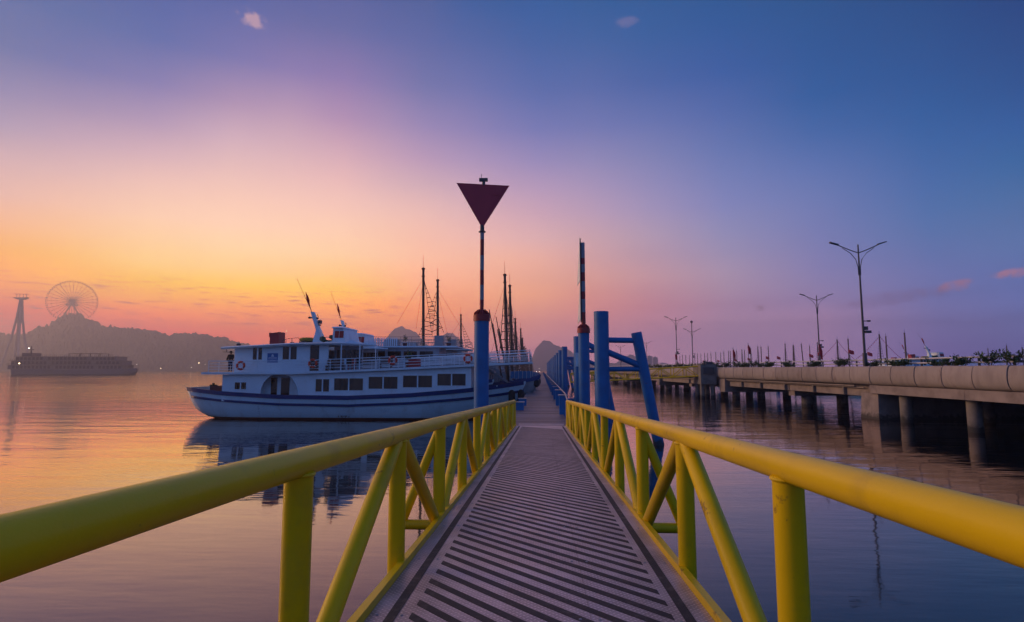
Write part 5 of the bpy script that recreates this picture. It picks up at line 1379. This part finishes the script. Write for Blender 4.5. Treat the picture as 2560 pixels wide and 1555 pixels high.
# ================================================================== boats beyond the causeway: only masts, flags and roofs rise above it
MASTS = [(1700 + 0, 887.5, 0)]
z8 = lambda x, y: (1620 + x / 3.85, 820 + y / 3.85)
z7 = lambda x, y: (2060 + x / 2.582, 580 + y / 2.582)
mpts = [z8(*q) for q in ((308, 260), (332, 245), (365, 250), (400, 250), (452, 240), (478, 235), (511, 238), (547, 228), (576, 232), (608, 226), (655, 220), (702, 224), (733, 212), (778, 210), (795, 207), (822, 203), (857, 203), (908, 190), (933, 200), (994, 178), (1063, 158), (1093, 162), (1163, 158), (1327, 128), (1406, 142), (1500, 128), (1563, 152), (1640, 115), (1832, 85), (1938, 77), (2242, 30), (2304, 50))] + [z7(532, 628), z7(1065, 740), z7(1175, 718), z7(1287, 730)]
mb_group = 'masted boats beyond the causeway'
def far_boat(label, ladder, flag, tilt, bunting, thick):
    t = thing('masted_boat', label, 'boat', (0, 0, 0), mb_group)
    b = MB(); rows = []
    for x, bw, zg, zk in ((-3, .15, 2.6, 2.2), (-1.5, 1.1, 2.3, .2), (2, 2.1, 1.9, -.5), (12, 2.3, 1.8, -.6), (17, 1.9, 2.3, .3)):
        rows.append([(x, -bw, zg), (x, -bw * .9, zk + .5), (x, 0, zk), (x, bw * .9, zk + .5), (x, bw, zg)])
    b.grid(rows); b.add(rows[-1], [tuple(range(5))]); b.grid([[(r[0][0], r[0][1], 1.75), (r[-1][0], r[-1][1], 1.75)] for r in rows]); b.build('hull', M['hull_white'], t, angle=40)
    b = MB(); b.box(2.5, 14, -1.7, 1.7, 1.76, 3.7); b.build('cabin', M['white'], t, smooth=False)
    b = MB(); b.tube((0, 0, 1.7), (tilt, 0, 11.5), thick, thick * .7, n=8); b.lathe((tilt, 0, 11.45), [(.18, 0), (.18, .15), (.04, .25)], 8); b.tube((tilt, 0, 11.6), (tilt, 0, 12.4), .03, n=5); m_ = b.build('mast', M['wood'], t)
    if ladder:
        b = MB()
        for s in (-1, 1):
            b.tube((tilt + s * .05, 0, 10.8), (s * 1.0, 0, 4), .025, n=4)
            for k in range(11):
                z = 4.6 + k * .55; w = 1.0 * (10.8 - z) / 6.8
                b.tube((tilt * (z / 11.5), 0, z), (s * w + tilt * (z / 11.5), 0, z), .035, n=4)
        b.build('rigging', M['rope'], m_)
    if bunting:
        b = MB(); f_ = MB()
        for s, e in ((-1, 9.5), (1, 8)):
            a, c = Vector((tilt, 0, 11.3)), Vector((s * e, 0, 4.2))
            pts = [a.lerp(c, i / 14) + Vector((0, 0, -1.1 * sin(pi * i / 14))) for i in range(15)]
            b.path(pts, .02, 4)
            for i in range(28):
                q = a.lerp(c, (i + .5) / 28) + Vector((0, 0, -1.1 * sin(pi * (i + .5) / 28))); f_.prism([q, q + Vector((.2, 0, 0)), q + Vector((.1, 0, -.28))], (0, .02, 0))
        b.build('bunting_line', M['rope'], t); f_.build('pennants', M['signred'], t, smooth=False)['kind'] = 'stuff'
    if flag:
        b = MB(); b.tube((flag, 0, 3.7), (flag * 1.15, 0, 8.3), .06, .03, n=6); b.tube((flag - .5, 0, 5.6), (flag + .9, 0, 5.7), .04, n=5); p_ = b.build('flag_staff', M['stair'], t)
        b = MB(); c = Vector((flag * 1.15, 0, 8.35))
        b.grid([[c + Vector((0, 0, 0)), c + Vector((.6, .1, -.18)), c + Vector((1.15, -.05, -.42))], [c + Vector((.02, 0, -.9)), c + Vector((.65, .08, -1.15)), c + Vector((1.2, -.1, -1.2))]])
        o = b.build('flag', M['flag'], t, fix=False); o.modifiers.new('thickness', 'SOLIDIFY').thickness = .03
    return t
LAD = {17, 19, 20, 23, 24, 27, 28, 30}
BUN = {28, 30}
FLG = {5: 2.2, 9: 2.5, 13: 2, 17: 1.8, 20: 2.2, 22: 2.4, 27: -2.2, 28: -4.5, 30: -6, 29: 4}
TILT = {25: -.5, 34: .6}
ordr = sorted(range(len(mpts)), key=lambda i: mpts[i][0])
for rank, i in enumerate(ordr):
    px, py = mpts[i]
    D = 8.4 * F_PX / (922 - py)
    q = at_D(px, 905, D)
    feat = 'ladder rigged' if i in LAD else 'plain'
    extra = ' strung with pennants' if i in BUN else (' beside a red flag' if i in FLG else '')
    lab = '%s boat mast%s above the causeway, %s mast from left' % (feat, extra, WORDS[rank])
    o = far_boat(lab, i in LAD, FLG.get(i), TILT.get(i, 0), i in BUN, .2 if i != 24 else .34)
    o.location = (q.x, q.y, 0)
# two tour boats with striped wheelhouses further out
for px, D, lab in ((2362, 118, 'white boat with red striped wheelhouse beyond the causeway, larger of two'), (2300, 150, 'white boat with red striped wheelhouse beyond the causeway, smaller of two')):
    q = at_D(px, 890, D); copy_tree(MAIN, (q.x - .5, q.y, 0), label=lab)
# red banners on poles along the causeway
def banner(px, ytop, D, lab, L):
    q = at_D(px, 905, D); zt = at_D(px, ytop, D).z
    t = thing('flagpole', lab, 'flag', (q.x, q.y, 3.9), 'flagpoles on the causeway')
    b = MB(); b.tube((q.x, q.y, 3.88), (q.x, q.y, zt + .3), .05, .035, n=6); b.build('pole', M['darksteel'], t)
    draped_flag(Vector((q.x, q.y, zt)), L, 'flag', t, .38, Vector((.12, 0, -1)))
banner(2050, 860, 75, 'long red flag hanging on a pole beside the second street lamp', 2.0)
banner(1872, 862, 84, 'long red flag hanging on a pole above the middle of the causeway', 1.35)
banner(1834, 873, 88, 'short red flag on a pole left of the long hanging one', 1.6)
banner(1689, 884, 112, 'dark red flag at the foot of the lamp above the far gangway', 1.2)
# street lamp lookalike ball mast
q = at_D(1732, 905, 149); b = MB(); b.tube((q.x, q.y, 3.88), (q.x, q.y, at_D(1732, 807, 149).z), .1, n=8); b.lathe((q.x, q.y, at_D(1732, 807, 149).z), [(.05, -.1), (.35, .15), (.35, .4), (.05, .6)], 10); tag(b.build('ball_mast', M['darksteel']), 'thin dark mast topped with a ball beside the distant lamp', 'mast')

# ================================================================== far left: cruise ship, cable car tower, wheel
def ship():
    D = 400; A = at_D(34, 936, D); B_ = at_D(343, 936, D); c = (A + B_) / 2
    L = (B_ - A).length; rz = atan2(B_.y - A.y, B_.x - A.x)
    t = thing('cruise_ship', 'grey four deck cruise ship lying off the hill with the wheel', 'ship', (c.x, c.y, 0), rz=rz)
    R_ = Matrix.Rotation(rz, 3, 'Z')
    def loc(b):
        b.v = [tuple(R_ @ Vector(v) + Vector((c.x, c.y, 0))) for v in b.v]; return b
    h = L / 2
    st = [(-h, 3, 4.2, 0), (-h + 3, 6, 3.9, -1), (-h * .5, 7.5, 3.6, -1), (h * .5, 7.5, 3.6, -1), (h - 7, 6.5, 3.9, -1), (h - 3, 4, 4.1, -.5), (h - .8, 2, 4.3, 1.4), (h, .6, 4.4, 2.8)]
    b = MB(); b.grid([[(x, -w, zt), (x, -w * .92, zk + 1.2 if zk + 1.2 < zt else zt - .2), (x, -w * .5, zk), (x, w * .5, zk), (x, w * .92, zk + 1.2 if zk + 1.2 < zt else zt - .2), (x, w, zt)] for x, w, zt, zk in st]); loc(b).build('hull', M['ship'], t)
    lev = [(3.7, 6.5, -h + 1, h - 7), (6.7, 9.5, -h + 3, h - 8.5), (9.7, 12.3, -h + 6, h - 12)]
    for i, (z0_, z1_, x0, x1) in enumerate(lev):
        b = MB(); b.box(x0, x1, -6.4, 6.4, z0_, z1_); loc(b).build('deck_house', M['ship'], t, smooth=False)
        b = MB(); b.box(x0 - .8, x1 + 3 - i, -7.3, 7.3, z1_ + .001, z1_ + .19); loc(b).build('deck_edge', M['ship'], t, smooth=False)
        n_ = int((x1 - x0) / 2.7)
        w = MB()
        for k in range(n_):
            if (k * 7 + i * 3) % 11 == 0: continue
            xa = x0 + (x1 - x0) * (k + .18) / n_; xb = x0 + (x1 - x0) * (k + .82) / n_
            w.box(xa, xb, -6.46, -6.401, z0_ + .45, z1_ - .35)
        loc(w).build('cabin_windows', M['shipdark'], t, smooth=False)['kind'] = 'stuff'
        w = MB()
        for k in range(n_ * 2): w.box(x0 + (x1 - x0) * k / n_ / 2, x0 + (x1 - x0) * k / n_ / 2 + .12, -7.2, -7.1, z1_ + .19, z1_ + 1.2)
        w.box(x0, x1, -7.2, -7.1, z1_ + 1.201, z1_ + 1.3); loc(w).build('deck_railing', M['shipdark'], t, smooth=False)['kind'] = 'stuff'
    b = MB(); b.box(-2, h - 24, -5, 5, 14.4, 14.7)
    for x in (-1.8, 6, 13, h - 24.2):
        for y_ in (-4.8, 4.8): b.box(x - .15, x + .15, y_ - .15, y_ + .15, 12.49, 14.401)
    loc(b).build('sun_awning', M['shipdark'], t, smooth=False)
    b = MB(); b.box(-h + 8, -h + 15, -4, 4, 12.49, 15); b.tube((-h + 11, 0, 15), (-h + 11, 0, 20), .5, .25, n=8); b.box(-h + 9.5, -h + 12.5, -.4, .4, 17.2, 17.7); loc(b).build('bridge_mast', M['shipdark'], t, smooth=False)
    return t
ship()
def tower():
    D = 900; c = at_D(38, 922, D); H = at_D(38, 741, D).z
    t = thing('cable_tower', 'tall pale four legged cable car tower at the left edge', 'tower', (c.x, c.y, 0))
    for sx in (-1, 1):
        for sy in (-1, 1):
            b = MB(); pts = [(c.x + sx * 16, c.y + sy * 12, -1), (c.x + sx * 6.5, c.y + sy * 5, H * .42), (c.x + sx * 3, c.y + sy * 2.2, H * .7), (c.x + sx * 1.2, c.y + sy * 1.0, H * .96)]
            for (p_, q_), (r0, r1) in zip(zip(pts, pts[1:]), ((1.4, 1.7), (1.7, 1.5), (1.5, 1.1))): b.tube(p_, q_, r0, r1, n=8)
            b.build('leg', M['pylon'], t)
    b = MB(); b.hexa([(c.x - 2.8, c.y - 2, H * .64), (c.x + 2.8, c.y - 2, H * .64), (c.x + 2.8, c.y + 2, H * .64), (c.x - 2.8, c.y + 2, H * .64), (c.x - 1.5, c.y - 1, H * .97), (c.x + 1.5, c.y - 1, H * .97), (c.x + 1.5, c.y + 1, H * .97), (c.x - 1.5, c.y + 1, H * .97)]); b.build('shaft', M['pylon'], t, smooth=False)
    b = MB(); b.hexa([(c.x - 4, c.y - 3, H * .955), (c.x + 4, c.y - 3, H * .955), (c.x + 4, c.y + 3, H * .955), (c.x - 4, c.y + 3, H * .955), (c.x - 12.5, c.y - 3, H * .985), (c.x + 12.5, c.y - 3, H * .985), (c.x + 12.5, c.y + 3, H * .985), (c.x - 12.5, c.y + 3, H * .985)])
    b.build('saddle_head', M['pylon'], t, smooth=False)
    b = MB()
    for x in (-8, -3, 3, 8): b.tube((c.x + x, c.y, H * .98), (c.x + x, c.y, H + 4), .4, n=5)
    b.tube((c.x - 12, c.y, H + 4.2), (c.x + 12, c.y, H + 3.4), .5, n=5); b.build('top_gantry', M['pylon'], t)
tower()
def wheel():
    D = 1450; c = at_D(181, 754, D)
    n = Vector((-c.x, -c.y, 0)).normalized(); u = Vector((-n.y, n.x, 0)); k = Vector((0, 0, 1))
    rad = sqrt(c.x ** 2 + c.y ** 2)
    R = 51.5 * rad / F_PX * (D / rad) * (rad / D) * .99
    R = 52 * D / F_PX / 1.0
    t = thing('ferris_wheel', 'giant ferris wheel standing on top of the dark hill', 'ferris wheel', (c.x, c.y, c.z - R))
    pt = lambda a, r, o=0: c + u * (r * cos(a)) + k * (r * sin(a)) + n * o
    for o in (-3, 3):
        b = MB(); b.path([pt(2 * pi * i / 64, R * .955, o) for i in range(64)], .28, 5, closed=True); b.build('rim', M['wheel'], t)
    b = MB(); b.path([pt(2 * pi * i / 48, R * .8) for i in range(48)], .3, 4, closed=True); b.path([pt(2 * pi * i / 48, R * .62) for i in range(48)], .2, 4, closed=True); b.build('inner_rim', M['wheel'], t)
    for i in range(32):
        b = MB(); b.tube(pt(2 * pi * i / 32, 4, (i % 2) * 4 - 2), pt(2 * pi * i / 32, R * .955, (i % 2) * 6 - 3), .75, .6, n=4); b.build('spoke', M['wheel'], t)
    b = MB(); b.tube(c - n * 6, c + n * 6, 4.2, n=16); b.tube(c - n * 6.5, c - n * 6, 5.5, n=16); b.build('hub', M['wheel'], t)
    g0 = None
    for i in range(64):
        q = pt(2 * pi * (i + .5) / 64, R)
        if g0 is None:
            b = MB(); b.lathe(q, [(.4, -1.9), (1.2, -1.2), (1.35, .3), (1.0, 1.2), (.3, 1.6)], 8); g0 = b.build('gondola', M['wheel'], t); q0 = q
        else:
            o = share(g0, parent=t); o.location = tuple(q - q0)
    for s in (-1, 1):
        for o in (-1, 1):
            b = MB(); b.tube(c + n * (o * 5) + k * -2, c + u * (s * 27) + n * (o * 16) + k * -62, 1.5, 1.7, n=6); b.build('support_leg', M['wheel'], t)
    for x in (-4, 0, 4):
        b = MB(); b.tube(c + u * x + k * -4 + n * 5, c + u * (x * 1.8) + k * -58 + n * 5, .9, n=5); b.build('support_post', M['wheel'], t)
    b = MB(); b.tube(c - u * 13 + k * -9, c + u * 13 + k * -9, 1.6, n=5); b.tube(c - u * 17 + k * -30, c + u * 17 + k * -30, .7, n=5); b.build('platform', M['wheel'], t)
wheel()
# faint city blocks right of the jetty and small buildings on the headland
for (px0, px1, yt, D, lab) in ((1621, 1631, 890, 1900, 'faint tall tower block on the horizon right of the lamps, left one of the pair'), (1634, 1645, 893, 1950, 'faint broad tower block on the horizon, right one of the pair'), (1596, 1612, 902, 2000, 'low faint block left of the pair of tower blocks')):
    a = at_D(px0, 922, D); c = at_D(px1, 922, D); H = at_D(px0, yt, D).z; w = (c - a).length
    t = thing('tower_block', lab, 'building', ((a.x + c.x) / 2, a.y, 0))
    b = MB(); b.box(a.x, c.x, a.y, a.y + 16, -1, H); b.box(a.x + w * .3, a.x + w * .6, a.y + 3, a.y + 10, H + .001, H + 3); b.build('wall', M['city'], t, smooth=False)
    b = MB()
    for k in range(int(H / 4)): b.box(a.x + .6, c.x - .6, a.y - .2, a.y - .001, 2 + k * 4, 4 + k * 4)
    b.build('window', M['shipdark'], t, smooth=False)['kind'] = 'stuff'
# harbour and shore lamps that are lit in the photograph
def lampdot(px, py, D, warm, r, lab):
    q = at_D(px, py, D); t = thing('shore_lamp', lab, 'lamp', (q.x, q.y, max(0, q.z - 6)), 'lit shore lamps')
    b = MB(); b.lathe(q, [(.05, -r), (r * .75, -r * .6), (r, 0), (r * .75, r * .6), (.05, r)], 8); b.build('globe', M['lampwarm'] if warm else M['lampwhite'], t)
    b = MB(); b.tube(q - Vector((0, 0, r)), q - Vector((0, 0, max(2, min(q.z, 8)))), r * .12, n=5); b.build('pole', M['darksteel'], t)
for px, py, D, wm, r, lab in ((72.5, 870.5, 600, 0, .55, 'bright white lamp above the stern mast of the cruise ship'), (48, 908.5, 380, 1, .4, 'warm lamp at the left end of the cruise ship'), (27, 918.5, 700, 0, .4, 'white lamp on the shore at the foot of the cable tower'),
                              (342, 911, 900, 0, .5, 'white lamp on the shore just right of the cruise ship'), (497, 907.5, 900, 1, .75, 'warm glowing lamp on the shore left of the tour boat stern'), (478, 919, 900, 0, .45, 'low white shore lamp left of the warm one'), (513, 911, 900, 0, .35, 'small white shore lamp right of the warm one'),
                              (402, 921, 900, 1, .45, 'warm shore lamp midway between ship and tour boat'), (677, 848, 200, 0, .28, 'bright white lamp behind the red funnel'), (716, 827, 900, 1, .5, 'warm lamp high above the red funnel'),
                              (1341, 929, 230, 0, .09, 'left white lamp low at the far end of the jetty'), (1349, 929, 240, 0, .08, 'right white lamp low at the far end of the jetty'), (1347.5, 921.5, 260, 0, .08, 'upper white lamp at the far end of the jetty')):
    lampdot(px, py, D, wm, r, lab)

# ================================================================== air
b = MB(); b.box(-3300, 2200, -300, 2900, -4.2, 235)
hz = b.build('haze', M['dark'], smooth=False); hz['kind'] = 'stuff'
hm = bpy.data.materials.new('haze_air'); hm.use_nodes = True
t_ = hm.node_tree; t_.nodes.clear()
pv = t_.nodes.new('ShaderNodeVolumePrincipled')
pv.inputs['Density'].default_value = .00067
pv.inputs['Color'].default_value = (.86, .86, 1, 1)
pv.inputs['Anisotropy'].default_value = .55
oo = t_.nodes.new('ShaderNodeOutputMaterial'); t_.links.new(pv.outputs[0], oo.inputs['Volume'])
hz.data.materials.clear(); hz.data.materials.append(hm)
